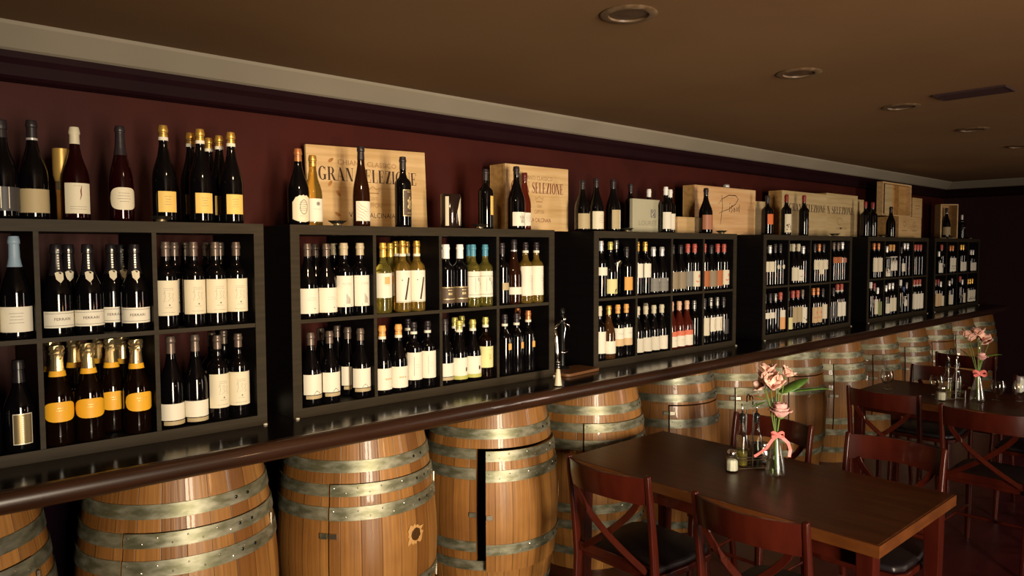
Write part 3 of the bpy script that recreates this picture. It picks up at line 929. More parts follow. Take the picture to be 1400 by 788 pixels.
# ------------------------------------------------------------------ bottle kinds and where each bottle stands
# kind: what it looks like, shape, radius, height, glass, capsule, capsule length, neck band, label paper, label (from, to), label half angle, print
KINDS = {
    'topdark': ('dark bottle with small silver neck crest', 'champ', 0.044, 0.312, 'dark', 'black', 0.055, None, 'slate', (0.026, 0.101), 80, 'crest'),
    'toptan': ('wide dark bottle, wide tan label', 'mag', 0.043, 0.323, 'dark', 'black', 0.06, 'silver', 'tan', (0.023, 0.1), 80, ''),
    'toprose': ('deep red bottle with cream capsule', 'burg', 0.041, 0.31, 'ruby', 'cream', 0.055, None, 'cream', (0.023, 0.124), 62, 'leaf'),
    'topflute': ('tall ruby bottle, round cream label', 'flute', 0.039, 0.329, 'ruby', 'black', 0.1, None, 'cream', (0.04, 0.117), 75, 'txt'),
    'gold': ('dark bottle, gold capsule, yellow label', 'burg', 0.041, 0.345, 'dark', 'gold', 0.045, 'white', 'yellow', (0.036, 0.11), 48, 'txt'),
    'blue': ('big dark bottle, pale blue foil', 'mag', 0.043, 0.322, 'dark', 'ltblue', 0.095, None, 'white', (0.024, 0.103), 80, 'txt'),
    'whitelab1': ('dark bottle with plain white label', 'burg', 0.041, 0.308, 'dark', 'black', 0.055, None, 'white', (0.024, 0.103), 80, ''),
    'ferrari': ('sparkling wine bottle, pale shield neck', 'champ', 0.044, 0.297, 'dark', 'blackfoil', 0.1, 'shield', 'white', (0.029, 0.082), 80, 'ferrari'),
    'script1': ('dark bottle, tall script label', 'bord', 0.038, 0.306, 'dark', 'bronze', 0.05, None, 'cream', (0.047, 0.171), 80, 'bigscript'),
    'lozenge': ('dark sparkling bottle, metallic panel label', 'champ', 0.044, 0.287, 'dark', 'blackfoil', 0.07, None, 'slatelabel', (0.025, 0.122), 36, 'panel'),
    'yellowlab': ('champagne with gold foil, yellow label', 'champ', 0.044, 0.323, 'amberdark', 'goldfoil', 0.095, 'orange', 'yelloworange', (0.079, 0.144), 75, 'oval'),
    'lowwhite': ('dark bottle, low white label', 'burg', 0.041, 0.324, 'dark', 'bronze', 0.06, None, 'white', (0.028, 0.087), 80, 'base'),
    'script2': ('dark bottle with tall script label', 'bord', 0.038, 0.315, 'dark', 'bronze', 0.05, None, 'cream', (0.048, 0.174), 80, 'bigscript'),
    'ornate': ('dark bottle, ornate cream crest label', 'burg', 0.043, 0.306, 'dark', 'copper', 0.05, None, 'cream', (0.012, 0.121), 60, 'crestbig'),
    'white1': ('pale golden bottle, round emblem label', 'burg', 0.038, 0.293, 'golden', 'gold', 0.045, None, 'white', (0.017, 0.113), 62, 'dot'),
    'brownflute': ('tall brown flute, white striped label', 'flute', 0.037, 0.341, 'brown', 'black', 0.055, None, 'white', (0.023, 0.107), 70, 'waves'),
    'emblem': ('dark bottle, gold emblem label', 'bord', 0.0375, 0.317, 'dark', 'black', 0.055, None, 'brown', (0.049, 0.17), 50, 'emblem'),
    'yellowside': ('dark bottle, small yellow label', 'bord', 0.0375, 0.294, 'dark', 'black', 0.055, None, 'yellow', (0.069, 0.162), 30, 'txt'),
    'script3': ('dark bottle, white script label', 'burg', 0.044, 0.32, 'dark', 'black', 0.04, None, 'white', (0.018, 0.088), 70, 'script'),
    'rosebehind': ('orange rosé bottle, white label', 'burg', 0.035, 0.302, 'rose', 'wine', 0.04, None, 'white', (0.023, 0.092), 80, 'txt'),
    'square': ('dark bottle, square white label', 'burg', 0.041, 0.301, 'dark', 'bronze', 0.05, None, 'white', (0.021, 0.122), 80, 'dottxt'),
    'tancap': ('dark bottle, tan capsule, tall label', 'bord', 0.0375, 0.304, 'dark', 'tancap', 0.05, None, 'white', (0.039, 0.169), 75, 'scriptbars'),
    'yellowcap': ('pale wine, yellow capsule, orange-print label', 'bord', 0.0375, 0.305, 'pale', 'yellowfoil', 0.06, None, 'white', (0.068, 0.175), 80, 'orangeprint'),
    'slash': ('golden wine, label with slanted strokes', 'bord', 0.0375, 0.315, 'golden', 'gold', 0.06, 'white', 'white', (0.043, 0.184), 80, 'eleven'),
    'whitecap': ('dark bottle, white capsule, brown label', 'bord', 0.04, 0.299, 'dark', 'white', 0.065, None, 'brown', (0.026, 0.103), 80, 'goldtext'),
    'bluecap': ('pale wine, blue capsule, curved-stripe label', 'bord', 0.0375, 0.299, 'pale', 'blue', 0.055, None, 'white', (0.046, 0.171), 80, 'arc'),
    'minidark': ('dark bottle, small tan label', 'bord', 0.0375, 0.307, 'dark', 'black', 0.055, None, 'tan', (0.074, 0.11), 30, ''),
    'brownlow': ('brown bottle with white band label', 'burg', 0.041, 0.325, 'brown', 'black', 0.055, 'silver', 'white', (0.049, 0.086), 80, ''),
    'tallgold': ('golden wine, tall script label', 'bord', 0.0375, 0.311, 'golden', 'black', 0.045, 'white', 'white', (0.039, 0.19), 80, 'vscript'),
    'notch': ('dark bottle, white label, dark notch', 'burg', 0.041, 0.295, 'dark', 'bronze', 0.05, None, 'white', (0.046, 0.128), 80, 'notch'),
    'orangecap': ('dark bottle, orange capsule, square label', 'burg', 0.041, 0.299, 'dark', 'orangecap', 0.05, 'white', 'white', (0.021, 0.115), 80, 'faint'),
    'duo': ('dark bottle, white neck band, tall label', 'bord', 0.0375, 0.303, 'dark', 'black', 0.045, 'white', 'white', (0.045, 0.169), 80, 'sidetxt'),
    'greenbase': ('dark bottle, gold capsule, green-edged label', 'burg', 0.041, 0.292, 'dark', 'goldgreen', 0.045, 'white', 'white', (0.016, 0.119), 80, 'greenbase'),
    'plainlow': ('dark bottle, short white label', 'burg', 0.041, 0.306, 'dark', 'black', 0.055, None, 'white', (0.039, 0.101), 80, 'base'),
    'palecrest': ('amber wine, pale yellow label', 'bord', 0.0375, 0.298, 'amberdark', 'goldgreen', 0.04, 'white', 'paleyellow', (0.054, 0.158), 80, 'sprig'),
    'hangtag': ('dark bottle, neck band, gold hangtag', 'bord', 0.0375, 0.304, 'dark', 'black', 0.05, 'white', '', (0.133, 0.17), 80, 'tag'),
    'coppertag': ('dark bottle, copper capsule, gold hangtag', 'bord', 0.0375, 0.314, 'dark', 'copper', 0.05, 'white', '', (0.125, 0.163), 80, 'tag'),
    'creamA': ('dark bottle, greyish cream label', 'burg', 0.043, 0.281, 'dark', 'black', 0.05, None, 'tan', (0.012, 0.096), 80, ''),
    'creamB': ('dark bottle, square cream label', 'burg', 0.043, 0.3, 'dark', 'black', 0.05, None, 'cream', (0.013, 0.112), 80, 'txt'),
    'tanwhite': ('dark bottle, half tan half white label', 'burg', 0.043, 0.302, 'dark', 'black', 0.05, None, 'tan', (0.016, 0.126), 60, 'whiteside'),
    'plaindark': ('dark bottle without visible label', 'bord', 0.0375, 0.307, 'dark', 'black', 0.05, None, '', None, 80, ''),
    'whitecap3': ('dark bottle, white capsule, white label', 'bord', 0.036, 0.287, 'dark', 'white', 0.05, None, 'white', (0.024, 0.129), 80, ''),
    'copperlab': ('sloping dark bottle, copper label', 'burg', 0.045, 0.299, 'dark', 'black', 0.045, None, 'coppermatte', (0.026, 0.122), 80, ''),
    'narrow': ('dark bottle, small white label', 'bord', 0.0375, 0.321, 'dark', 'silver', 0.055, None, 'white', (0.127, 0.173), 80, ''),
    'horse': ('dark bottle, cream horse label', 'burg', 0.042, 0.317, 'dark', 'goldgreen', 0.045, None, 'paleyellow', (0.021, 0.104), 80, 'horse'),
    'roundneck': ('slim dark bottle, round neck label', 'bord', 0.0375, 0.326, 'dark', 'silvergray', 0.05, None, '', (0.165, 0.207), 80, 'roundneck'),
    'orangelab': ('dark bottle, orange label', 'bord', 0.0375, 0.288, 'dark', 'black', 0.055, None, 'orange', (0.035, 0.112), 60, ''),
    'highwhite': ('dark bottle, high white label', 'bord', 0.0375, 0.318, 'dark', 'gold', 0.055, None, 'white', (0.105, 0.188), 50, ''),
    'grayrelief': ('dark bottle, silver capsule, grey label', 'burg', 0.042, 0.287, 'dark', 'silver', 0.055, None, 'gray', (0.017, 0.098), 80, 'relief'),
    'tangrey': ('dark bottle, tan and grey label', 'burg', 0.041, 0.301, 'dark', 'black', 0.055, None, 'tangray', (0.023, 0.13), 80, ''),
    'greytall': ('dark bottle, red capsule, grey label', 'bord', 0.0375, 0.306, 'dark', 'redcap', 0.055, None, 'gray', (0.034, 0.132), 60, ''),
    'redprint': ('dark bottle, cream label, red print', 'bord', 0.0375, 0.306, 'dark', 'redcap', 0.055, None, 'cream', (0.031, 0.131), 80, 'redband'),
    'rustlab': ('dark bottle, rust orange label', 'bord', 0.0375, 0.307, 'dark', 'redcap', 0.055, None, 'rust', (0.026, 0.13), 80, ''),
    'rounded': ('dark bottle, tall rounded white label', 'bord', 0.0375, 0.306, 'dark', 'cream', 0.055, None, 'white', (0.039, 0.163), 80, ''),
    'rosewhite': ('pink-amber bottle, square white label', 'burg', 0.041, 0.305, 'rosegold', 'gold', 0.05, None, 'white', (0.031, 0.103), 80, ''),
    'whitetan': ('dark bottle, white label, tan foot', 'bord', 0.0375, 0.306, 'dark', 'orangecap', 0.05, None, 'white', (0.067, 0.171), 80, 'tanfoot'),
    'palecap': ('dark bottle, pale capsule, square label', 'burg', 0.039, 0.285, 'dark', 'cream', 0.05, None, 'white', (0.012, 0.096), 80, ''),
    'pinktop': ('rosé bottle, pink-topped white label', 'burg', 0.041, 0.296, 'rose', 'blush', 0.055, None, 'white', (0.012, 0.094), 80, 'pinktop'),
    'slimdark': ('slim dark bottle, silver neck', 'bord', 0.0375, 0.293, 'dark', 'silvergray', 0.055, None, '', None, 80, ''),
    'tallcream': ('dark bottle, tall cream label', 'bord', 0.0375, 0.301, 'dark', 'black', 0.055, None, 'cream', (0.056, 0.173), 80, ''),
    'goldwhite': ('dark bottle, gold-centred white label', 'bord', 0.0375, 0.302, 'dark', 'silvergray', 0.055, None, 'white', (0.078, 0.172), 60, 'goldcenter'),
    'greysash': ('dark bottle, narrow grey label', 'bord', 0.0375, 0.299, 'dark', 'black', 0.055, None, 'slate', (0.05, 0.151), 40, ''),
    'orangesq': ('large dark bottle, orange square label', 'bord', 0.043, 0.291, 'dark', 'black', 0.055, None, 'orangered', (0.077, 0.153), 50, ''),
    'creamtop4': ('dark bottle, cream label, red capsule', 'bord', 0.0375, 0.309, 'dark', 'winecap', 0.055, None, 'cream', (0.021, 0.161), 80, 'blotch'),
    'stripe4': ('dark bottle, red capsule, bare side', 'bord', 0.038, 0.316, 'dark', 'winecap', 0.055, None, '', None, 80, ''),
    's4high': ('dark bottle, tall cream label', 'bord', 0.0375, 0.297, 'dark', 'silver', 0.055, None, 'cream', (0.104, 0.179), 60, ''),
    's4round': ('dark bottle, small round label', 'bord', 0.0375, 0.309, 'dark', 'black', 0.055, None, '', (0.122, 0.155), 60, 'smallround'),
    's4cream': ('dark bottle, cream capsule, low label', 'burg', 0.041, 0.309, 'dark', 'cream', 0.055, None, 'cream', (0.027, 0.129), 60, ''),
    's4swoosh': ('dark bottle, swooshed white label', 'burg', 0.039, 0.309, 'dark', 'cream', 0.055, None, 'white', (0.024, 0.11), 60, 'swoosh'),
    's4tall': ('tall dark bottle, thin grey band', 'bord', 0.0375, 0.292, 'dark', 'silver', 0.055, None, '', None, 60, ''),
    's4wide': ('dark bottle, wide cream label', 'bord', 0.0375, 0.31, 'dark', 'black', 0.055, None, 'cream', (0.105, 0.181), 60, 'txt'),
    's4low': ('dark bottle, deep cream label', 'bord', 0.0375, 0.31, 'dark', 'copper', 0.055, None, 'cream', (0.067, 0.18), 60, 'txt'),
    's4brown': ('dark bottle, brown label', 'bord', 0.0375, 0.323, 'dark', 'bronze', 0.055, None, 'rust', (0.152, 0.201), 60, ''),
    's4silver': ('dark bottle, silver capsule, tag', 'bord', 0.0375, 0.326, 'dark', 'silver', 0.055, None, 'coppermatte', (0.155, 0.193), 40, ''),
    's4l1': ('dark bottle, small square label', 'bord', 0.0375, 0.296, 'dark', 'black', 0.055, None, 'white', (0.115, 0.158), 50, ''),
    's4l2': ('dark bottle, white label, orange base', 'bord', 0.0375, 0.298, 'dark', 'redcap', 0.055, None, 'white', (0.023, 0.167), 60, 'orangefoot'),
    's4l3': ('dark bottle, low cream label', 'bord', 0.0375, 0.303, 'dark', 'black', 0.055, None, 'paleyellow', (0.012, 0.102), 60, ''),
    's4l4': ('dark bottle, red capsule, tan label', 'bord', 0.0375, 0.302, 'dark', 'redcap', 0.055, None, 'tan', (0.057, 0.178), 60, ''),
    's4l5': ('dark bottle, white label, grey capsule', 'bord', 0.0375, 0.305, 'dark', 'bronze', 0.055, None, 'white', (0.046, 0.168), 60, 'blotch'),
    's4l6': ('dark bottle, tan label, copper capsule', 'bord', 0.0375, 0.309, 'dark', 'copper', 0.055, None, 'buff', (0.033, 0.157), 60, 'redband'),
    's4l7': ('dark bottle, red capsule, white label', 'bord', 0.0375, 0.326, 'dark', 'redcap', 0.055, 'white', 'white', (0.057, 0.176), 60, ''),
    'redshoulder': ('large dark bottle, red capsule', 'bord', 0.042, 0.317, 'dark', 'winecap', 0.055, None, '', None, 80, ''),
    'slimtop': ('slim sloping dark bottle, bare side', 'burg', 0.041, 0.287, 'dark', 'black', 0.055, None, '', None, 80, ''),
    's5a': ('dark bottle, tall cream label', 'bord', 0.0375, 0.319, 'dark', 'copper', 0.055, None, 'cream', (0.06, 0.186), 60, ''),
    's5b': ('dark bottle, white patterned label', 'bord', 0.0375, 0.292, 'dark', 'silver', 0.055, None, 'white', (0.012, 0.189), 60, 'blotch'),
    's5c': ('dark bottle, orange capsule, white label', 'bord', 0.0375, 0.306, 'dark', 'orangecap', 0.055, None, 'white', (0.063, 0.195), 60, ''),
    's5d': ('dark bottle, silver capsule, bare', 'bord', 0.0375, 0.321, 'dark', 'silver', 0.055, None, '', None, 60, ''),
    's5e': ('dark bottle, red capsule, bare', 'bord', 0.0375, 0.307, 'dark', 'redcap', 0.055, None, '', None, 60, ''),
    's5f': ('dark bottle with small white label', 'bord', 0.0375, 0.285, 'dark', 'black', 0.055, None, 'white', (0.05, 0.128), 60, ''),
    's5g': ('dark bottle, white capsule, badges', 'bord', 0.0375, 0.321, 'dark', 'white', 0.055, None, 'gray', (0.096, 0.163), 40, 'blotch'),
    's5h': ('dark bottle, tall cream label', 'bord', 0.0375, 0.31, 'dark', 'winecap', 0.055, None, 'cream', (0.029, 0.164), 60, ''),
    's5i': ('dark bottle, green slanted label', 'bord', 0.0375, 0.267, 'dark', 'silver', 0.055, None, 'green', (0.017, 0.139), 60, 'whiteside'),
    's5j': ('dark bottle, low white label', 'bord', 0.0375, 0.282, 'dark', 'silver', 0.055, None, 'white', (0.021, 0.111), 60, ''),
    's5k': ('dark bottle, wide cream label', 'bord', 0.0375, 0.298, 'dark', 'silver', 0.055, None, 'cream', (0.034, 0.16), 85, ''),
    's5m': ('dark bottle, short high white label', 'bord', 0.0375, 0.251, 'dark', 'bluecap', 0.055, None, 'white', (0.066, 0.16), 60, ''),
    's5n': ('dark bottle, red capsule, broad label', 'bord', 0.0375, 0.311, 'dark', 'redcap', 0.055, 'white', 'white', (0.021, 0.171), 85, ''),
    's6top': ('dark bottle, white oval label', 'bord', 0.0375, 0.277, 'dark', 'silver', 0.055, None, 'white', (0.125, 0.2), 60, ''),
    's6a': ('dark bottle, low white label', 'bord', 0.0375, 0.238, 'dark', 'silver', 0.055, None, 'white', (0.012, 0.114), 60, ''),
    's6b': ('dark bottle, banded label, red capsule', 'bord', 0.0375, 0.308, 'dark', 'redcap', 0.055, None, 'gray', (0.072, 0.103), 60, 'blotch'),
    's6c': ('dark bottle, patterned white label', 'bord', 0.0375, 0.3, 'dark', 'copper', 0.055, None, 'white', (0.019, 0.164), 60, 'blotch'),
    's6d': ('dark bottle, gold capsule, white label', 'bord', 0.0375, 0.309, 'dark', 'gold', 0.055, None, 'white', (0.018, 0.117), 60, ''),
    's6e': ('short dark bottle, white label', 'bord', 0.0375, 0.249, 'dark', 'silver', 0.055, None, 'white', (0.012, 0.105), 60, ''),
    's6f': ('dark bottle, tall tan label', 'bord', 0.0375, 0.295, 'dark', 'winecap', 0.055, None, 'buff', (0.015, 0.148), 60, ''),
    's6g': ('dark bottle, cream label', 'bord', 0.0375, 0.27, 'dark', 'silver', 0.055, None, 'cream', (0.012, 0.119), 60, ''),
    's6h': ('dark bottle, gold capsule, pale label', 'bord', 0.0375, 0.27, 'dark', 'gold', 0.055, None, 'white', (0.012, 0.143), 60, 'blotch'),
}
# (unit, row, cubby, kind, x, distance behind the shelf front)
BOTTLES = [
    (1,'t',0,'topdark',0.3863,0.1), (1,'t',0,'toprose',0.5901,0.1), (1,'t',0,'topflute',0.7289,0.1), (1,'t',0,'gold',0.8679,0.09), 
    (1,'t',0,'gold',0.9963,0.09), (1,'t',0,'gold',1.1109,0.09), (1,'t',0,'toptan',0.4731,0.124), (1,'t',0,'gold',0.9998,0.2), 
    (1,'t',0,'gold',1.1008,0.288), (1,'t',0,'gold',1.1082,0.2), (1,'u',2,'whitelab1',0.3153,0.046), (1,'u',2,'blue',0.4015,0.047), 
    (1,'u',3,'ferrari',0.5156,0.048), (1,'u',3,'ferrari',0.6058,0.048), (1,'u',3,'ferrari',0.749,0.048), (1,'u',3,'ferrari',0.5748,0.17), 
    (1,'u',3,'ferrari',0.6971,0.13), (1,'u',3,'ferrari',0.749,0.21), (1,'u',4,'script1',0.8513,0.046), (1,'u',4,'script1',0.9471,0.046), 
    (1,'u',4,'script1',1.0253,0.046), (1,'u',4,'script1',1.1035,0.046), (1,'u',4,'script1',0.9175,0.16), (1,'u',4,'script1',0.9736,0.218), 
    (1,'u',4,'script1',1.0235,0.282), (1,'u',4,'script1',1.0357,0.16), (1,'u',4,'script1',1.1035,0.282), (1,'u',4,'script1',1.1035,0.202), 
    (1,'l',2,'lozenge',0.3103,0.048), (1,'l',2,'lozenge',0.4005,0.048), (1,'l',3,'yellowlab',0.507,0.048), (1,'l',3,'yellowlab',0.5972,0.048), 
    (1,'l',3,'yellowlab',0.7453,0.048), (1,'l',3,'yellowlab',0.5156,0.17), (1,'l',3,'yellowlab',0.5919,0.222), (1,'l',3,'yellowlab',0.6821,0.272), 
    (1,'l',3,'yellowlab',0.6868,0.13), (1,'l',3,'yellowlab',0.7433,0.204), (1,'l',4,'lowwhite',0.8599,0.046), (1,'l',4,'lowwhite',0.9441,0.046), 
    (1,'l',4,'script2',1.0253,0.046), (1,'l',4,'script2',1.1035,0.046), (1,'l',4,'script2',1.0393,0.14), (1,'l',4,'script2',1.1035,0.186), 
    (2,'t',0,'ornate',1.3776,0.08), (2,'t',0,'brownflute',1.6675,0.08), (2,'t',0,'emblem',1.8949,0.1), (2,'t',0,'yellowside',2.3681,0.08), 
    (2,'t',0,'script3',2.565,0.07), (2,'t',0,'white1',1.4727,0.14), (2,'t',0,'rosebehind',2.6918,0.145), (2,'u',1,'square',1.3944,0.046), 
    (2,'u',1,'square',1.4786,0.046), (2,'u',1,'tancap',1.5593,0.046), (2,'u',1,'tancap',1.6365,0.046), (2,'u',1,'square',1.4939,0.17), 
    (2,'u',1,'tancap',1.6365,0.27), (2,'u',1,'tancap',1.6365,0.19), (2,'u',2,'yellowcap',1.7505,0.046), (2,'u',2,'slash',1.8514,0.046), 
    (2,'u',2,'slash',1.9286,0.046), (2,'u',2,'yellowcap',1.8489,0.14), (2,'u',2,'slash',1.9086,0.192), (2,'u',2,'slash',1.985,0.21), 
    (2,'u',3,'whitecap',2.0944,0.046), (2,'u',3,'whitecap',2.1766,0.046), (2,'u',3,'bluecap',2.2563,0.046), (2,'u',3,'bluecap',2.3335,0.046), 
    (2,'u',3,'whitecap',2.1705,0.17), (2,'u',3,'bluecap',2.3335,0.25), (2,'u',3,'bluecap',2.3335,0.17), (2,'u',4,'minidark',2.4434,0.046), 
    (2,'u',4,'brownlow',2.5241,0.046), (2,'u',4,'tallgold',2.6048,0.046), (2,'u',4,'tallgold',2.682,0.046), (2,'l',1,'notch',1.4023,0.046), 
    (2,'l',1,'notch',1.4865,0.046), (2,'l',1,'notch',1.633,0.046), (2,'l',1,'notch',1.5113,0.17), (2,'l',1,'notch',1.6184,0.218), 
    (2,'l',1,'notch',1.6198,0.13), (2,'l',2,'orangecap',1.7415,0.046), (2,'l',2,'orangecap',1.8257,0.046), (2,'l',2,'duo',1.9078,0.046), 
    (2,'l',2,'duo',1.985,0.046), (2,'l',2,'duo',1.9742,0.19), (2,'l',3,'plainlow',2.0844,0.046), (2,'l',3,'greenbase',2.1686,0.046), 
    (2,'l',3,'greenbase',2.2528,0.046), (2,'l',3,'palecrest',2.3335,0.046), (2,'l',3,'greenbase',2.2549,0.19), (2,'l',3,'greenbase',2.33,0.23), 
    (2,'l',4,'hangtag',2.4601,0.046), (2,'l',4,'hangtag',2.5403,0.046), (2,'l',4,'coppertag',2.6228,0.046), (2,'l',4,'coppertag',2.682,0.19), 
    (3,'t',0,'creamA',3.0621,0.07), (3,'t',0,'creamB',3.1899,0.08), (3,'t',0,'tanwhite',3.3492,0.09), (3,'t',0,'whitecap3',3.861,0.09), 
    (3,'t',0,'copperlab',4.2643,0.06), (3,'t',0,'plaindark',3.6985,0.24), (3,'t',0,'whitecap3',3.925,0.27), (3,'t',0,'whitecap3',4.0602,0.2), 
    (3,'u',1,'narrow',3.192,0.046), (3,'u',1,'horse',3.2737,0.046), (3,'u',1,'orangelab',3.4205,0.046), (3,'u',1,'roundneck',3.4205,0.124), 
    (3,'u',2,'highwhite',3.5194,0.046), (3,'u',2,'highwhite',3.5966,0.046), (3,'u',2,'grayrelief',3.6783,0.046), (3,'u',2,'grayrelief',3.7645,0.046), 
    (3,'u',3,'tangrey',3.8754,0.046), (3,'u',3,'tangrey',3.9596,0.046), (3,'u',3,'greytall',4.0403,0.046), (3,'u',3,'redprint',4.1175,0.046), 
    (3,'u',4,'rustlab',4.2274,0.046), (3,'u',4,'tangrey',4.3081,0.046), (3,'u',4,'rustlab',4.3888,0.046), (3,'u',4,'redprint',4.466,0.046), 
    (3,'l',1,'rounded',3.1819,0.046), (3,'l',1,'rosewhite',3.2626,0.046), (3,'l',1,'whitetan',3.3433,0.046), (3,'l',1,'whitetan',3.4205,0.046), 
    (3,'l',2,'palecap',3.5269,0.046), (3,'l',2,'palecap',3.6071,0.046), (3,'l',2,'palecap',3.6873,0.046), (3,'l',2,'palecap',3.7675,0.046), 
    (3,'l',2,'palecap',3.7675,0.338), (3,'l',2,'palecap',3.7675,0.254), (3,'l',2,'palecap',3.7675,0.17), (3,'l',3,'pinktop',3.8684,0.046), 
    (3,'l',3,'pinktop',3.9526,0.046), (3,'l',3,'pinktop',4.0368,0.046), (3,'l',3,'slimdark',4.1175,0.046), (3,'l',4,'tallcream',4.2344,0.046), 
    (3,'l',4,'goldwhite',4.3116,0.046), (3,'l',4,'goldwhite',4.3888,0.046), (3,'l',4,'greysash',4.466,0.046), (4,'t',0,'orangesq',5.1211,0.09), 
    (4,'t',0,'creamtop4',5.3902,0.08), (4,'t',0,'stripe4',5.6537,0.07), (4,'u',1,'s4high',5.0078,0.046), (4,'u',1,'s4high',5.085,0.046), 
    (4,'u',1,'s4round',5.1622,0.046), (4,'u',1,'s4round',5.2394,0.046), (4,'u',2,'s4cream',5.4421,0.046), (4,'u',2,'s4swoosh',5.5243,0.046), 
    (4,'u',2,'s4tall',5.603,0.046), (4,'u',2,'s4cream',5.5579,0.122), (4,'u',3,'s4wide',5.7961,0.046), (4,'u',3,'s4low',5.8743,0.046), 
    (4,'u',3,'s4wide',5.9515,0.046), (4,'u',3,'s4wide',5.9515,0.126), (4,'u',4,'s4brown',6.1374,0.046), (4,'u',4,'s4brown',6.2199,0.046), 
    (4,'u',4,'s4silver',6.3,0.046), (4,'u',4,'s4brown',6.3,0.124), (4,'l',1,'s4l1',5.0229,0.046), (4,'l',1,'s4l1',5.1001,0.046), 
    (4,'l',1,'slimdark',5.1773,0.046), (4,'l',1,'s4l2',5.2545,0.046), (4,'l',2,'s4l3',5.3714,0.046), (4,'l',2,'s4l4',5.4486,0.046), 
    (4,'l',2,'s4l4',5.5258,0.046), (4,'l',2,'s4l5',5.603,0.046), (4,'l',3,'s4l6',5.7872,0.046), (4,'l',3,'s4l6',5.8644,0.046), 
    (4,'l',3,'tallcream',5.9515,0.046), (4,'l',4,'greysash',6.0684,0.046), (4,'l',4,'greysash',6.1456,0.046), (4,'l',4,'s4l7',6.2228,0.046), 
    (4,'l',4,'s4l7',6.3,0.046), (5,'t',0,'redshoulder',6.8613,0.09), (5,'t',0,'redshoulder',7.0212,0.09), (5,'t',0,'slimtop',7.3651,0.06), 
    (5,'u',1,'s5a',6.9538,0.046), (5,'u',1,'s5a',7.0545,0.046), (5,'u',1,'s5a',7.0545,0.13), (5,'u',2,'s5b',7.2486,0.046), (5,'u',2,'s5c',7.3258,0.046), 
    (5,'u',2,'s5c',7.403,0.046), (5,'u',2,'s5c',7.403,0.17), (5,'u',3,'s5d',7.5199,0.046), (5,'u',3,'s5f',7.5971,0.046), (5,'u',3,'s5d',7.6743,0.046), 
    (5,'u',3,'s5d',7.7515,0.046), (5,'u',4,'s5e',7.9456,0.046), (5,'u',4,'s5e',8.0228,0.046), (5,'u',4,'s5e',8.1,0.046), (5,'l',1,'s5g',6.9001,0.046), 
    (5,'l',1,'s5h',6.9773,0.046), (5,'l',1,'s5i',7.0545,0.046), (5,'l',2,'s5j',7.2486,0.046), (5,'l',2,'s5k',7.3258,0.046), (5,'l',2,'s5k',7.403,0.046), 
    (5,'l',3,'s5g',7.5971,0.046), (5,'l',3,'s5m',7.6743,0.046), (5,'l',3,'slimdark',7.7515,0.046), (5,'l',4,'s5n',7.9456,0.046), 
    (5,'l',4,'s5n',8.0228,0.046), (5,'l',4,'s5n',8.1,0.046), (6,'t',0,'s6top',9.5893,0.12), (6,'u',1,'s6a',8.6323,0.046), (6,'u',1,'s6b',8.7095,0.046), 
    (6,'u',2,'s6c',8.9808,0.046), (6,'u',2,'s6c',9.058,0.046), (6,'u',2,'s6b',9.058,0.17), (6,'u',3,'s6d',9.3293,0.046), (6,'u',3,'s6d',9.4065,0.046), 
    (6,'u',4,'s6e',9.6778,0.046), (6,'u',4,'s6e',9.755,0.046), (6,'l',1,'s6f',8.5551,0.046), (6,'l',1,'s6f',8.6323,0.046), (6,'l',1,'s6g',8.7095,0.046), 
    (6,'l',2,'s6g',8.9808,0.046), (6,'l',2,'slimdark',9.058,0.046), (6,'l',3,'s6b',9.3293,0.046), (6,'l',3,'s6g',9.4065,0.046), 
    (6,'l',4,'s6h',9.6006,0.046), (6,'l',4,'s6h',9.6778,0.046), (6,'l',4,'s6h',9.755,0.046), 
]


# ------------------------------------------------------------------ bottles
def body_profile(shape, r, h):
    n = 0.0145
    if shape == 'bord':
        P = [(0.0, r * 0.90), (0.004, r * 0.985), (0.012, r), (0.60 * h, r), (0.635 * h, r * 0.975), (0.662 * h, r * 0.89), (0.685 * h, r * 0.72), (0.705 * h, r * 0.54), (0.73 * h, n + 0.0025), (0.77 * h, n), (h - 0.024, n - 0.0008), (h - 0.022, n + 0.0012), (h - 0.012, n + 0.0012), (h - 0.010, n - 0.0005), (h, n - 0.001)]
    elif shape == 'champ':
        P = [(0.0, r * 0.90), (0.004, r * 0.985), (0.012, r), (0.44 * h, r), (0.50 * h, r * 0.965), (0.57 * h, r * 0.82), (0.64 * h, r * 0.62), (0.71 * h, r * 0.46), (0.78 * h, n + 0.003), (0.86 * h, n + 0.001), (h - 0.03, n), (h - 0.028, n + 0.003), (h - 0.018, n + 0.003), (h, n + 0.001)]
    elif shape == 'flute':
        P = [(0.0, r * 0.90), (0.004, r * 0.985), (0.012, r), (0.38 * h, r), (0.48 * h, r * 0.93), (0.58 * h, r * 0.76), (0.68 * h, r * 0.56), (0.77 * h, r * 0.43), (0.84 * h, n + 0.0005), (h - 0.022, n - 0.001), (h - 0.02, n + 0.001), (h - 0.01, n + 0.001), (h, n - 0.001)]
    else:
        P = [(0.0, r * 0.90), (0.004, r * 0.985), (0.012, r), (0.44 * h, r), (0.50 * h, r * 0.955), (0.56 * h, r * 0.84), (0.62 * h, r * 0.68), (0.68 * h, r * 0.53), (0.74 * h, n + 0.0035), (0.80 * h, n + 0.0005), (h - 0.024, n - 0.0005), (h - 0.022, n + 0.0018), (h - 0.014, n + 0.0018), (h, n - 0.001)]
    return P


def prof_r(P, z):
    for (a, ra), (b, rb) in zip(P, P[1:]):
        if z <= b:
            return ra + (rb - ra) * ((z - a) / (b - a) if b > a else 0)
    return P[-1][1]


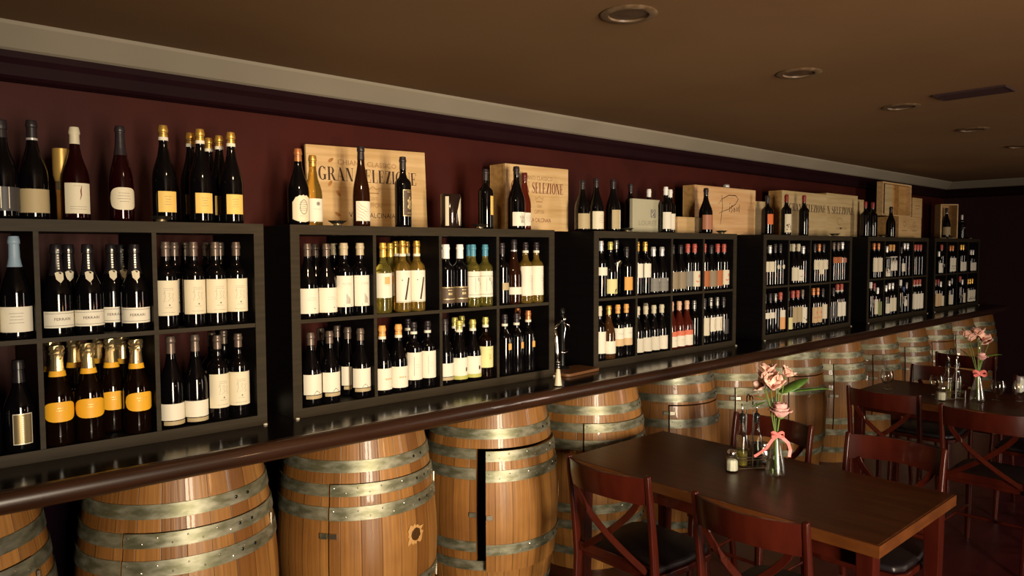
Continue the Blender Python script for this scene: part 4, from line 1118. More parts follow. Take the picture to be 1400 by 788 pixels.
def wrap(bm, P, polys, off, mi, zoff=0.0):
    """polygons (arc length, z) wrapped on the bottle, 0 faces -Y"""
    for q in polys:
        vs = []
        for s, z in q:
            r = prof_r(P, z + zoff) + off
            a = s / r
            vs.append(bm.verts.new((r * math.sin(a), -r * math.cos(a), z + zoff)))
        try:
            f = bm.faces.new(vs)
            f.material_index = mi
            f.normal_update()
            c = f.calc_center_median()
            if f.normal.dot(Vector((c.x, c.y, 0))) < 0:
                f.normal_flip()
        except ValueError:
            pass


def split_rect(s0, s1, z0, z1, ds=0.005):
    n = max(1, int(math.ceil((s1 - s0) / ds)))
    return [rc(s0 + (s1 - s0) * i / n, s0 + (s1 - s0) * (i + 1) / n, z0, z1) for i in range(n)]


def scaled(polys, cx, cy, k):
    return [[(cx + a * k, cy + b * k) for a, b in q] for q in polys]


def textlines(hw, z0, z1, n, w=0.0012, seed=1):
    rnd = random.Random(seed)
    out = []
    for i in range(n):
        z = z0 + (z1 - z0) * (i + 0.5) / n
        l = hw * rnd.uniform(0.45, 0.9)
        s = -l
        while s < l:
            d = rnd.uniform(0.002, 0.006)
            out.append(rc(s, min(s + d, l), z, z + w))
            s += d + 0.0012
    return out


def deco_polys(deco, hw, a, b):
    """list of (material, polygons) in (arc, z); the label spans arc -hw..hw and z a..b"""
    H = b - a
    m = (a + b) / 2
    o = []
    def T(f):
        return a + H * f
    if deco == 'ferrari':
        o.append((M_INK, sans_text('FERRARI', -0.024, T(0.45), 0.048, 0.0085)))
        o.append((M_GREYINK, split_rect(-hw * 0.9, hw * 0.9, T(0.12), T(0.145)) + split_rect(-hw * 0.9, hw * 0.9, T(0.86), T(0.885))))
    elif deco == 'bigscript':
        L3 = stroke([(-0.018, T(.62)), (-0.013, T(.70)), (-0.012, T(.52)), (-0.017, T(.40)), (-0.002, T(.42))], 0.0009)
        L3 += stroke([(-0.004, T(.63)), (0.004, T(.66)), (0.0, T(.55)), (0.006, T(.48)), (-0.002, T(.43))], 0.0008)
        L3 += stroke([(0.008, T(.60)), (0.017, T(.64)), (0.012, T(.50)), (0.018, T(.42)), (0.010, T(.40))], 0.0007)
        o.append((M_GREYINK, L3 + [ell(0.002, T(.30), 0.0028, 0.0032)]))
        o.append((M_GREYINK, textlines(hw * 0.55, T(.70), T(.80), 2, 0.001, 3) + textlines(hw * 0.75, T(.05), T(.12), 1, 0.001, 4) + textlines(hw * 0.3, T(.2), T(.25), 1, 0.001, 5)))
    elif deco == 'txt':
        o.append((M_GREYINK, textlines(hw * 0.5, T(.3), T(.8), 4, 0.0014, int(H * 1e4))))
    elif deco == 'dottxt':
        o.append((M_GREYINK, textlines(hw * 0.4, T(.5), T(.66), 2, 0.0009, 2) + [ell(0.010, T(.2), 0.0028, 0.0024)]))
    elif deco == 'sidetxt':
        o.append((M_GREYINK, [rc(-0.018, -0.0165, T(.15), T(.85))] + textlines(hw * 0.3, T(.4), T(.6), 2, 0.0008, 8)))
    elif deco == 'vscript':
        pts = [(0.012 + 0.004 * math.sin(i * 1.9), T(.18 + .5 * i / 14)) for i in range(15)]
        o.append((M_GREYINK, stroke(pts, 0.0015)))
        o.append((M_GREYINK, textlines(hw * 0.25, T(.45), T(.7), 3, 0.001, 9)))
    elif deco == 'script':
        pts = [(-0.016 + 0.0026 * i, T(.62) + H * .16 * math.sin(i * 2.1)) for i in range(13)]
        o.append((M_GREYINK, stroke(pts, 0.0016) + stroke([(x * .8 + .003, z - H * .28) for x, z in pts], 0.0012) + stroke([(-.006, T(.9)), (0.004, T(.6)), (-.004, T(.2))], 0.0014)))
    elif deco == 'scriptbars':
        pts = [(-0.020 + 0.0030 * i, T(.74) + H * .05 * math.sin(i * 2.3)) for i in range(14)]
        o.append((M_GREYINK, stroke(pts, 0.0008)))
        o.append((M_INK, [rc(x, x + 0.0018, T(.10), T(.42 - .05 * j)) for j, x in enumerate((-.004, .001, .006, .0105))] + [rc(-0.016, 0.018, T(.05), T(.075))]))
    elif deco == 'leaf':
        o.append((M_INKRED, stroke([(0.004, T(.45)), (0.008, T(.6)), (0.007, T(.75)), (0.010, T(.9))], [0.001, 0.003, 0.004, 0.001])))
        o.append((M_GREYINK, textlines(hw * 0.7, T(.1), T(.26), 2, 0.0012, 6) + textlines(hw * 0.5, T(.86), T(.95), 1, 0.001, 7)))
    elif deco == 'dot':
        o.append((M_GREYINK, ring_poly(0.004, T(.78), 0.0085, 0.0085, 0.006, 0.006, n=14) + [ell(0.004, T(.78), 0.005, 0.005)] + textlines(hw * 0.6, T(.5), T(.58), 1, 0.0012, 5)))
    elif deco == 'waves':
        w = []
        for j in range(5):
            w += stroke([(-hw + .004 + i * hw * .14, T(.95 - .17 * j) - H * .05 * i + H * .03 * math.sin(i * 1.3 + j)) for i in range(9)], [0.0004 + .0004 * i if i < 5 else 0.0036 - .0004 * i for i in range(9)])
        o.append((M_LEAFBROWN, w)); o.append((M_GREYINK, textlines(hw * 0.4, T(.45), T(.5), 1, 0.001, 5)))
    elif deco == 'emblem':
        o.append((M_GOLDINK, [ell(0.002, T(.42), 0.009, 0.020), ell(-0.004, T(.56), 0.006, 0.010, rot=.5), ell(0.008, T(.54), 0.006, 0.010, rot=-.5), ell(0.002, T(.68), 0.005, 0.008), ell(-.006, T(.36), .005, .008), ell(.010, T(.36), .005, .008)]))
        o.append((M_GOLDINK, split_rect(-hw * .95, hw * .95, T(.97), T(.985)) + split_rect(-hw * .95, hw * .95, T(.015), T(.03)) + split_rect(-hw * .95, -hw * .9, T(.03), T(.97)) + split_rect(hw * .9, hw * .95, T(.03), T(.97)) + textlines(hw * .7, T(.86), T(.93), 1, .003, 3) + textlines(hw * .7, T(.08), T(.16), 1, .003, 4)))
    elif deco == 'crestbig':
        o.append((M_GREYINK, ring_poly(0.002, T(.55), 0.017, 0.030, 0.0145, 0.027, n=18) + textlines(hw * .5, T(.38), T(.75), 5, 0.0022, 12) + textlines(hw * .6, T(.2), T(.25), 1, 0.001, 13)))
    elif deco == 'orangeprint':
        o.append((M_ORANGEP, split_rect(-0.012, 0.014, T(.55), T(.85)))); o.append((M_GREYINK, textlines(hw * .5, T(.46), T(.52), 1, .0012, 3)))
    elif deco == 'eleven':
        a1 = stroke([(-0.008 + .0036 * q, T(.08 + .14 * q)) for q in range(6)], .0085)
        o.append((M_INK, a1))
        o.append((M_GREYINK, [ell(-0.022, T(.70), 0.003, 0.003)] + textlines(hw * .3, T(.86), T(.95), 1, .001, 4) + split_rect(-hw * .95, hw * .95, T(.02), T(.03))))
    elif deco == 'goldtext':
        o.append((M_GOLDINK, textlines(hw * .35, T(.72), T(.82), 1, .0035, 3) + textlines(hw * .3, T(.40), T(.62), 1, .010, 4) + split_rect(-hw * .6, hw * .6, T(.24), T(.28)) + split_rect(-hw * .95, hw * .95, T(.94), T(.97))))
    elif deco == 'arc':
        o.append((M_GREYINK, [[(0.0, T(.66)), (0.0, T(.76)), (0.010, T(.74)), (0.018, T(.62)), (0.024, T(.40)), (0.027, T(.26)), (0.018, T(.46)), (0.010, T(.58))]]))
        o.append((M_GREYINK, split_rect(-hw * .95, hw * .95, T(.80), T(.815)) + split_rect(-hw * .95, hw * .95, T(.10), T(.115)) + [rc(-.016, -.0145, T(.2), T(.75))]))
    elif deco == 'notch':
        o.append((M_GREYINK, [[(-0.014, a), (0.016, a), (0.010, T(.12)), (0.0, T(.20)), (-0.008, T(.12))]]))
    elif deco == 'greenbase':
        o.append((M_GREENP, split_rect(-hw, hw, a, T(.17)))); o.append((M_INK, [ell(0.012, T(.45), 0.006, 0.011)]))
    elif deco == 'sprig':
        o.append((M_GREENP, [ell(0.004 + .005 * math.cos(i), T(.42 + .07 * (i % 4)), .002, .0035) for i in range(9)] + textlines(hw * .5, T(.8), T(.9), 1, .002, 4)))
    elif deco == 'horse':
        o.append((M_INK, [ell(.012, T(.20), .010, .010), ell(.012, T(.06), .006, .008)] + stroke([(.004, T(.24)), (.001, T(.02))], .003) + stroke([(.019, T(.3)), (.024, T(.38))], .003)))
        o.append((LAB['paleyellow'], [ell(.012, T(.10), .005, .011)]))
    elif deco == 'relief':
        o.append((M_GREYINK, split_rect(-hw * .8, hw * .8, T(.30), T(.34)) + split_rect(-hw * .8, hw * .8, T(.62), T(.66)))); o.append((M_SILVERINK, [ell(.006, T(.86), .007, .007)]))
    elif deco == 'redband':
        o.append((M_PINK, [ell(.004, T(.66), .008, .012)] + stroke([(-.022, T(.36)), (-.01, T(.30)), (.004, T(.34)), (.018, T(.42)), (.024, T(.40))], .008)))
    elif deco == 'tanfoot':
        o.append((LAB['buff'], split_rect(-hw, hw, a, T(.40)))); o.append((M_GREYINK, textlines(hw * .5, T(.62), T(.75), 2, .0012, 5)))
    elif deco == 'orangefoot':
        o.append((M_ORANGEP, split_rect(-hw, hw, a, T(.62))))
    elif deco == 'pinktop':
        o.append((M_PINK, split_rect(-hw, hw, T(.82), b + 0.016))); o.append((M_GREYINK, textlines(hw * .4, T(.4), T(.6), 1, .0012, 5)))
    elif deco == 'goldcenter':
        o.append((LAB['buff'], [ell(0.004, m, 0.013, H * .40, 16)]))
    elif deco == 'whiteside':
        o.append((LAB['white'], split_rect(hw * .15, hw, a, b)))
    elif deco == 'swoosh':
        o.append((M_INK, stroke([(-.02, T(.42)), (-.006, T(.38)), (.008, T(.46)), (.022, T(.58))], [.002, .006, .004, .001])))
    elif deco == 'blotch':
        rnd = random.Random(int(H * 9999))
        o.append((M_INK, [ell(rnd.uniform(-hw * .7, hw * .7), T(rnd.uniform(.08, .5)), rnd.uniform(.003, .008), rnd.uniform(.003, .008), 8) for _ in range(7)]))
    elif deco == 'faint':
        o.append((LAB['buff'], [ell(rnd_, T(.5), .006, .004, 10) for rnd_ in (-.012, 0, .014)]))
    elif deco == 'crest':
        o.append((M_SILVERINK, split_rect(-hw * .2, -hw * .16, T(.1), T(1.0)) + split_rect(hw * .16, hw * .2, T(.1), T(1.0))))
    elif deco == 'panel':
        o.append((M_SILVERINK, split_rect(-hw * .98, hw * .98, T(.975), b) + split_rect(-hw * .98, hw * .98, a, T(.025)) + split_rect(-hw, -hw * .93, a, b) + split_rect(hw * .93, hw, a, b)))
        o.append((M_SILVERINK, [[(0, T(.92 - .065 * i)), (.0035, T(.89 - .065 * i)), (0, T(.86 - .065 * i)), (-.0035, T(.89 - .065 * i))] for i in range(14)]))
    elif deco == 'oval':
        o.append((M_GOLDINK, textlines(hw * .4, T(.5), T(.75), 2, .0012, 3)))
    return o


def build_bottle(key, label, group, loc, n):
    desc, shape, r, h, glass, cap, caplen, band, lab, ab, ang, deco = KINDS[key]
    P = body_profile(shape, r, h)
    sparkling = shape == 'champ' and glass in ('dark', 'amberdark')
    t = thing('wine_bottle', label, 'bottle', loc, 0, group)
    bm = bmesh.new()
    lathe(bm, [(rr, z) for z, rr in P], n)
    smooth(link('glass_body', bm, GLASS[glass], t), 60)
    # capsule follows the neck
    off = 0.0028 if cap in ('tancap', 'goldfoil') or key == 'whitecap' else 0.0009
    zs = [h - caplen + caplen * i / 8 for i in range(9)]
    zs = sorted(set(zs + [z for z, _ in P if h - caplen < z < h]))
    bm = bmesh.new()
    rnd = random.Random(len(key) * 7 + 1)
    prof = [(prof_r(P, z) + off + (rnd.uniform(0, 0.003) if cap == 'goldfoil' and z > h - caplen * .45 else 0), z) for z in zs]
    prof += [(prof[-1][0] * 0.96, h + 0.0012), (prof[-1][0] * 0.6, h + 0.0022)]
    lathe(bm, prof, n if cap != 'goldfoil' else 18)
    if cap == 'goldfoil':
        for v in bm.verts:
            if v.co.z > h - caplen * .45:
                k = 1 + rnd.uniform(-.07, .09)
                v.co.x *= k; v.co.y *= k
    co = link('capsule', bm, CAP[cap], t)
    if cap != 'goldfoil':
        smooth(co, 50)
    zc = h - caplen
    if cap == 'yellowfoil' or cap in ('gold', 'orangecap', 'copper', 'goldgreen'):
        bm = bmesh.new()   # pressed line round the capsule
        lathe(bm, [(prof_r(P, h - .030) + off + .0006, h - .031), (prof_r(P, h - .028) + off + .0006, h - .029)], n, cap_top=False, cap_bot=False)
        link('capsule_ring', bm, CAP['bronze'], co)
    if band in ('white', 'silver', 'orange'):
        z0, z1 = (zc - 0.008, zc + 0.004) if band == 'white' else (zc - 0.004, zc + 0.003)
        if band == 'orange':
            z0, z1 = zc - .004, zc + .014
        mm = {'white': LAB['white'], 'silver': CAP['silver'], 'orange': LAB['yelloworange']}[band]
        bm = bmesh.new()
        lathe(bm, [(prof_r(P, z0) + off + .0012, z0), (prof_r(P, z1) + off + .0012, z1)], n, cap_top=False, cap_bot=False)
        smooth(link('neck_band', bm, mm, t))
    if band == 'shield':
        bm = bmesh.new()
        zm = zc - 0.012
        wrap(bm, P, [[(-.011, zm), (-.013, zm + .020), (-.006, zm + .024), (.006, zm + .024), (.013, zm + .020), (.011, zm), (0, zm - .012)]], .0022, 0)
        link('neck_shield', bm, LAB['cream'], t)
        bm = bmesh.new()
        for i in range(8):
            z = zc + .020 + i * .0085
            wrap(bm, P, [[(-.0028, z), (.0028, z), (.0028, z + .0055), (-.0028, z + .0055)]], .0018, 0)
        link('foil_lettering', bm, M_SILVERINK, co)
    if lab and ab:
        a, b = ab
        hw = R(ang) * r
        bm = bmesh.new()
        if deco == 'oval' or key == 'topflute':
            k = 24
            for i in range(k):
                s0, s1 = -hw + 2 * hw * i / k, -hw + 2 * hw * (i + 1) / k
                y0, y1 = [(b - a) / 2 * (1 - (abs(q) / hw) ** 3.2) ** .42 for q in (s0 * .9999, s1 * .9999)]
                mz = (a + b) / 2
                wrap(bm, P, [[(s0, mz - y0), (s1, mz - y1), (s1, mz + y1), (s0, mz + y0)]], .0007, 0)
            bmesh.ops.remove_doubles(bm, verts=bm.verts[:], dist=1e-5)
        elif deco == 'crestbig':
            k = 26
            rnd2 = random.Random(5)
            for i in range(k):
                s0, s1 = -hw + 2 * hw * i / k, -hw + 2 * hw * (i + 1) / k
                def env(s):
                    q = abs(s) / hw
                    return (a + .012 * q * q + .004 * math.sin(s * 900), b - .030 * q ** 3 - .004 * abs(math.sin(s * 700)))
                e0, e1 = env(s0), env(s1)
                wrap(bm, P, [[(s0, e0[0]), (s1, e1[0]), (s1, e1[1]), (s0, e0[1])]], .0007, 0)
        else:
            na = max(6, int(ang / 7))
            for i in range(na):
                s0, s1 = -hw + 2 * hw * i / na, -hw + 2 * hw * (i + 1) / na
                wrap(bm, P, [rc(s0, s1, a, b)], .0007, 0)
            bmesh.ops.remove_doubles(bm, verts=bm.verts[:], dist=1e-5)
        for f in bm.faces:
            f.smooth = True
        ms = [LAB[lab]]
        for mm, polys in deco_polys(deco, hw, a, b):
            if mm not in ms:
                ms.append(mm)
            wrap(bm, P, polys, .0011, ms.index(mm))
        link('label', bm, ms, t)
        if deco in ('base', 'notch'):
            bm = bmesh.new()
            wrap(bm, P, split_rect(-hw * .8, hw * .8, max(.004, a - .017), a - .003), .0007, 0)
            link('lower_strip', bm, LAB['tan'], t)
    if deco in ('roundneck', 'smallround'):
        a, b = ab
        bm = bmesh.new()
        hw = (b - a) * (.5 if deco == 'roundneck' else .45)
        k = 10
        for i in range(k):
            s0, s1 = -hw + 2 * hw * i / k, -hw + 2 * hw * (i + 1) / k
            y0, y1 = math.sqrt(max(0, 1 - (s0 / hw) ** 2)) * (b - a) / 2, math.sqrt(max(0, 1 - (s1 / hw) ** 2)) * (b - a) / 2
            m_ = (a + b) / 2
            wrap(bm, P, [[(s0, m_ - y0), (s1, m_ - y1), (s1, m_ + y1), (s0, m_ + y0)]], .0012, 0)
        link('round_label', bm, LAB['cream'], t)
    if deco == 'tag':
        bm = bmesh.new()
        rr = r + .002
        box(bm, -.010, .010, -rr - .0015, -rr, .128, .160)
        bevel(bm, .0008, 1)
        link('hang_tag', bm, CAP['orangecap'], t)
        bm = bmesh.new()
        tube(bm, [(0, -rr - .001, .160), (.004, -rr * .8 - .003, .19), (.004, -.022, .215), (0, -.0165, .228)], .0008, 5)
        link('tag_string', bm, LAB['white'], t)
    return t


ORD = ['', 'first', 'second', 'third', 'fourth', 'fifth', 'sixth', 'seventh', 'eighth', 'ninth', 'tenth', 'eleventh', 'twelfth', 'thirteenth', 'fourteenth', 'fifteenth']
ROWZ = {'l': CT + 0.038, 'u': CT + 0.393, 't': CT + 0.77}
COLN = lambda u, c: {2: 'left-edge', 3: 'middle', 4: 'right'}[c] if u == 1 else ORD[c]
ROWN = {'l': 'lower', 'u': 'upper'}
_proto, _seen, _rank = {}, set(), {}
for ui in range(1, 7):
    for row in 'tul':
        for cb in range(0, 5):
            for back in (False, True):
                L_ = [b for b in BOTTLES if b[0] == ui and b[1] == row and b[2] == cb and (row == 't' or (b[5] > .1) == back)]
                if row == 't' and back:
                    continue
                L_.sort(key=lambda b: math.atan2(b[4], YF + b[5]))
                for k, b in enumerate(L_):
                    _rank[b] = (k + 1, len(L_), back)
for b in BOTTLES:
    unit, row, cb, key, x, d = b
    k, nn, back = _rank[b]
    desc = KINDS[key][0]
    if row == 't':
        lb = '%s, %s bottle from left on top of %s unit' % (desc, ORD[k], UNITS[unit - 1])
        gp = 'bottles standing on top of the %s shelf unit' % UNITS[unit - 1]
    else:
        where = 'at back' if back else 'in front'
        lb = '%s, %s %s, %s %s cubby, %s shelf unit' % (desc, ORD[k], where, ROWN[row], COLN(unit, cb), UNITS[unit - 1])
        gp = 'wine bottles in the %s %s cubby of the %s shelf unit' % (ROWN[row], COLN(unit, cb), UNITS[unit - 1])
    assert lb not in _seen, lb
    assert len(lb.split()) <= 16, lb
    _seen.add(lb)
    loc = (x, YF + d, ROWZ[row] + 0.0005)
    if key in _proto:
        o = copy_tree(_proto[key])
        o['label'] = lb; o['group'] = gp
    else:
        o = _proto[key] = build_bottle(key, lb, gp, loc, 32 if unit <= 2 else 20)
    o.location = loc
    rz = R(random.uniform(-9, 9)) if unit <= 3 else R(-random.uniform(2, 14))
    if row == 't':
        rz = R(random.uniform(-4, 4)) if unit > 1 else R(random.uniform(-2, 2))
    if key == 'emblem':
        rz = R(14)
    if key in ('yellowside',):
        rz = R(28)
    if key == 'orangesq':
        rz = R(-8)
    o.rotation_euler = (0, 0, rz)

# ------------------------------------------------------------------ crates and boxes on top of the units
TOPZ = CT + 0.77 + 0.0005


def grain_panel(bm, x0, x1, y0, y1, z0, z1, mi=0):
    box(bm, x0, x1, y0, y1, z0, z1, mi)


def chianti_lettering(W, H, full=True):
    ink, soft, leaf = [], [], []
    soft += sans_text('CHIANTI CLASSICO', W * .24, H * .785, W * .49, H * .065)
    ink += didone_text('GRAN SELEZIONE', W * .085, H * .585, W * .83, H * .165)
    # crown and family name
    cx = W * .52
    soft += stroke([(cx - W * .05, H * .475), (cx - W * .062, H * .52), (cx - W * .03, H * .50), (cx, H * .54), (cx + W * .03, H * .50), (cx + W * .062, H * .52), (cx + W * .05, H * .475)], H * .010)
    soft += [rc(cx - W * .05, cx + W * .05, H * .445, H * .46)]
    soft += sans_text('CONTI', cx - W * .035, H * .36, W * .07, H * .045)
    soft += sans_text('CAPPONI', cx - W * .075, H * .265, W * .15, H * .065)
    ink += sans_text('VILLA CALCINAIA', W * .315, H * .135, W * .39, H * .065)
    for lx, ly, rot in ((.185, .83, .6), (.175, .545, .9), (.235, .43, -.9), (.225, .17, -.5)):
        leaf += [ell(W * lx, H * ly, H * .042, H * .022, 9, rot)]
        leaf += stroke([(W * lx, H * ly), (W * lx + H * .05 * math.cos(rot), H * ly + H * .05 * math.sin(rot))], H * .008)
    return ink, soft, leaf


def crate(name, label, W, H, D, loc, m=M_PINE, letter=None, rz=0.0, boards=3, cat='crate', inkm=None):
    t = thing(name, label, cat, loc, rz, 'wooden wine crates on top of the shelf units')
    T = 0.012
    # side, top and bottom boards; front and back boards set over their ends
    for nm, a in (('left_board', (0, T, T, D - .008, 0, H)), ('right_board', (W - T, W, T, D - .008, 0, H)),
                  ('bottom_board', (T, W - T, T, D - .008, 0, T)), ('top_board', (T, W - T, T, D - .008, H - T, H)), ('back_board', (0, W, D - .008, D, 0, H))):
        link(nm, boxbm(*a, 0.0015, 1), M_PINEDARK, t)
    bm = boxbm(0, W, 0, T, 0, H, 0.0018, 1)
    ms = [m]
    if letter:
        for mm, polys in letter:
            ms.append(mm)
            flat_polys(bm, polys, -0.0006, len(ms) - 1)
    link('front_board', bm, ms, t)
    return t


# A: flat crate lid leaning on the wall
t = thing('crate_lid', 'wide flat pine crate lid, widest lettered board, leaning behind three bottles', 'board', (1.548, 3.052, TOPZ), 0, 'wooden wine crates on top of the shelf units')
bm = boxbm(0, 0.648, 0, 0.016, 0, 0.372, 0.0018, 1)
for v in bm.verts:      # a slightly uneven sawn top edge
    if v.co.z > .3:
        v.co.z += 0.016 * v.co.x / .648
ink, soft, leaf = chianti_lettering(0.648, 0.372)
ms = [M_PINE]
for mm, polys in ((M_INK, ink), (M_INKSOFT, soft), (M_LEAFBROWN, leaf)):
    ms.append(mm); flat_polys(bm, polys, -0.0006, len(ms) - 1)
link('lettered_board', bm, ms, t)
link('batten', boxbm(0.05, 0.60, 0.0165, 0.028, 0.03, 0.08, 0.002, 1), M_PINEDARK, t)
t.rotation_euler = (R(-3.0), 0, 0)

ink, soft, leaf = chianti_lettering(0.482, 0.352)
crate('wine_crate', 'deep pine crate with red-brown lettering, at right end of second unit', 0.482, 0.352, 0.125, (2.600, YF + 0.195, TOPZ), M_PINE, [(M_INKRED, ink), (M_INKSOFT, soft)])

# grey card carton with a leaf emblem
t = thing('grey_carton', 'grey-green card carton with a small dark leaf emblem', 'box', (3.590, YF + .135, TOPZ))
bm = boxbm(0, 0.272, 0, 0.026, 0, 0.208, 0.003)
em = [rc(.178, .228, .096, .146)]
lf = [ell(.203, .124, .010, .020, 12, -.5)] + [rc(.180, .226, .090, .093)]
ms = [noisy('grey_green_card', (0.40, 0.37, 0.25), (0.43, 0.40, 0.28), (5, 5, 5), 0.7), M_GREYINK, LAB['cream'], mat('pale_grey_print', (0.26, 0.24, 0.17), 0.7)]
flat_polys(bm, em, -.0006, 1)
flat_polys(bm, stroke([(.185, .100), (.198, .118), (.222, .143)], [.001, .007, .001]), -.0011, 2)
flat_polys(bm, ring_poly(.203, .121, .019, .022, .0165, .0195, n=16), -.0011, 2)
flat_polys(bm, sans_text('LOURET', .060, .045, .180, .030), -.0006, 3)
link('printed_carton', bm, ms, t)

crate('small_wooden_box', 'small plain pale wooden box beside the dark sloping bottle', 0.345, 0.110, 0.060, (4.072, YF + .145, TOPZ), M_PINE, None, cat='box')

# crate with a brushed signature
sig = []
sig += stroke([(.335, .285), (.345, .20), (.328, .11), (.320, .07)], [.004, .006, .005, .002])
sig += stroke([(.290, .215), (.340, .255), (.430, .285), (.520, .285), (.555, .262), (.520, .225), (.430, .185), (.345, .165), (.300, .150)], [.002, .004, .006, .006, .007, .006, .005, .004, .002])
for pts in ([(.440, .205), (.437, .165)], [(.475, .215), (.455, .195), (.478, .180), (.458, .160)], [(.500, .195), (.515, .175), (.497, .165), (.500, .195)], [(.530, .170), (.535, .200), (.550, .172), (.556, .202)], [(.572, .225), (.568, .165)]):
    sig += stroke(pts, .006)
sig += [ell(.443, .225, .004, .005, 8)]
crate('wine_crate', 'wide pine crate marked with a brushed handwritten signature', 0.800, 0.338, 0.10, (4.345, YF + .20, TOPZ), wood_mat('pink_pine_board', (0.60, 0.36, 0.17), (0.50, 0.28, 0.11), (0.66, 0.44, 0.22)), [(M_INK, sig)])
t = thing('glass_stopper', 'small clear glass stopper lying on the signature crate', 'stopper', (4.80, YF + .24, TOPZ + .3385))
bm = bmesh.new(); lathe(bm, [(.010, 0), (.022, .004), (.026, .016), (.020, .026), (.008, .030)], 14); smooth(link('stopper_knob', bm, CAP['silver'], t))
crate('wine_crate', 'low plain crate between the signature crate and large orange-label bottle', 0.215, 0.262, 0.12, (5.185, YF + .23, TOPZ), M_PINEGREY)

Wd, Hd = 0.77, 0.362
ink = didone_text('GRAN SELEZIONE', Wd * .14, Hd * .56, Wd * .84, Hd * .17)
crate('wine_crate', 'lettered crate behind the two red-capped bottles, left of two joined crates', Wd, Hd, 0.12, (5.555, YF + .20, TOPZ), M_PINEGREY, [(M_INK, ink), (M_INKSOFT, sans_text('CAPPONI', Wd * .3, Hd * .18, Wd * .3, Hd * .07))])
Wd, Hd = 0.628, 0.378
ink = didone_text('N SELEZIONE', Wd * .02, Hd * .53, Wd * .84, Hd * .17)
crate('wine_crate', 'lettered crate with faint crest, right of two joined crates', Wd, Hd, 0.12, (6.328, YF + .20, TOPZ), M_PINEGREY,
      [(M_INK, ink), (M_INKSOFT, stroke([(Wd * .42 + .05 * math.cos(q / 3), Hd * .36 + .03 * math.sin(q / 3)) for q in range(16)], .006) + sans_text('CALCINAIA', Wd * .3, Hd * .17, Wd * .36, Hd * .06)), (M_INK, [ell(Wd * .45, Hd * .2, .02, .008)])])
crate('wine_crate', 'narrow plain crate behind the two large red-capped bottles', 0.165, 0.350, 0.10, (6.965, YF + .215, TOPZ), M_PINEGREY)
# stacked crates on the fifth unit
prn = ring_poly(.14, .14, .035, .028, .028, .02, n=12) + ring_poly(.40, .14, .035, .028, .028, .02, n=12) + [rc(.08, .20, .07, .078), rc(.34, .46, .07, .078)]
crate('wine_crate', 'plain bottom crate of the stack on the fifth unit', 0.60, 0.214, 0.215, (7.80, YF + .145, TOPZ), M_PINE, [(M_INKSOFT, prn)])
crate('wine_crate', 'upper right crate of the stack, beside the open crate', 0.26, 0.205, 0.14, (8.235, YF + .175, TOPZ + .2145), M_PINE, [(M_INKSOFT, [rc(.06, .2, .12, .128), rc(.08, .18, .09, .096)])])


def open_crate(label, W, H, D, loc, rz=0):
    t = thing('open_wine_crate', label, 'crate', loc, rz)
    T = .014
    for nm, a, m in (('left_board', (0, T, 0, D, 0, H), M_PINE), ('right_board', (W - T, W, 0, D, 0, H), M_PINE), ('bottom_board', (T, W - T, 0, D, 0, T), M_PINE), ('top_board', (T, W - T, 0, D, H - T, H), M_PINE), ('back_board', (T, W - T, D - .010, D, T, H - T), M_PINEDARK)):
        link(nm, boxbm(*a, 0.0015, 1), m, t)
    return t, T


t, T = open_crate('open-fronted crate with dark inner divider, top of the stack on fifth unit', 0.72, 0.325, 0.060, (7.44, YF + .165, TOPZ + .2145))
link('inner_divider', boxbm(.41, .422, .006, .049, .015, .310, .001, 1), M_PINEDARK, t)
link('inner_slat', boxbm(.05, .060, .006, .049, .015, .310, .001, 1), M_INK, t)
link('inner_panel', boxbm(.063, .34, .040, .049, .016, .309, .001, 1), M_PINEGREY, t)
# gift box with a bottle inside
t, T = open_crate('tall open wooden gift box holding one bottle, on farthest unit', 0.205, 0.392, 0.108, (9.215, YF + .225, TOPZ), R(-40))
link('inner_lip', boxbm(.014, .020, .004, .097, .015, .377, .001, 1), M_PINEGREY, t)
KINDS['giftbottle'] = ('', 'burg', .043, .335, 'dark', 'black', .06, 'silver', 'tan', (.03, .12), 80, '')
gx, gy = .1025, .052
build_bottle('giftbottle', 'dark bottle standing inside the open wooden gift box', 'boxed bottle', (9.215 + gx * math.cos(R(-40)) - gy * math.sin(R(-40)), YF + .225 + gx * math.sin(R(-40)) + gy * math.cos(R(-40)), TOPZ + .0145), 20).rotation_euler = (0, 0, R(-40))

# ------------------------------------------------------------------ small things on top of the units
def dish(x, y, label, s=1.0):
    t = thing('tealight_dish', label, 'dish', (x, y, TOPZ), 0, 'small silver dishes on top of the shelf units')
    bm = bmesh.new()
    lathe(bm, [(.018 * s, 0), (.020 * s, .002), (.017 * s, .005), (.028 * s, .012), (.038 * s, .020), (.041 * s, .021), (.037 * s, .018), (.026 * s, .012), (.010 * s, .009)], 24)
    smooth(link('dish_bowl', bm, M_PEWTER, t), 60)
    bm = bmesh.new(); lathe(bm, [(.017 * s, .0135), (.018 * s, .017), (.016 * s, .022)], 16); smooth(link('wax_light', bm, CAP['cream'], t), 50)


for x, d, lb in ((0.84, .045, 'silver dish in front of the leftmost gold-capsule bottle, leftmost unit'), (1.535, .05, 'silver dish in front of the widest lettered lid'), (2.305, .05, 'silver dish beside small yellow-label bottle, second unit'), (3.43, .05, 'silver dish left of the grey-green carton'), (4.44, .05, 'silver dish below the handwritten signature crate'), (6.16, .05, 'silver dish below the two joined lettered crates'), (7.16, .05, 'silver dish left of the stacked crates, fifth unit'), (8.94, .05, 'silver dish left of the open gift box'), (9.66, .05, 'silver dish at the far end of the farthest unit')):
    dish(x, YF + d, lb, 1.0 if x < 5 else 1.15)

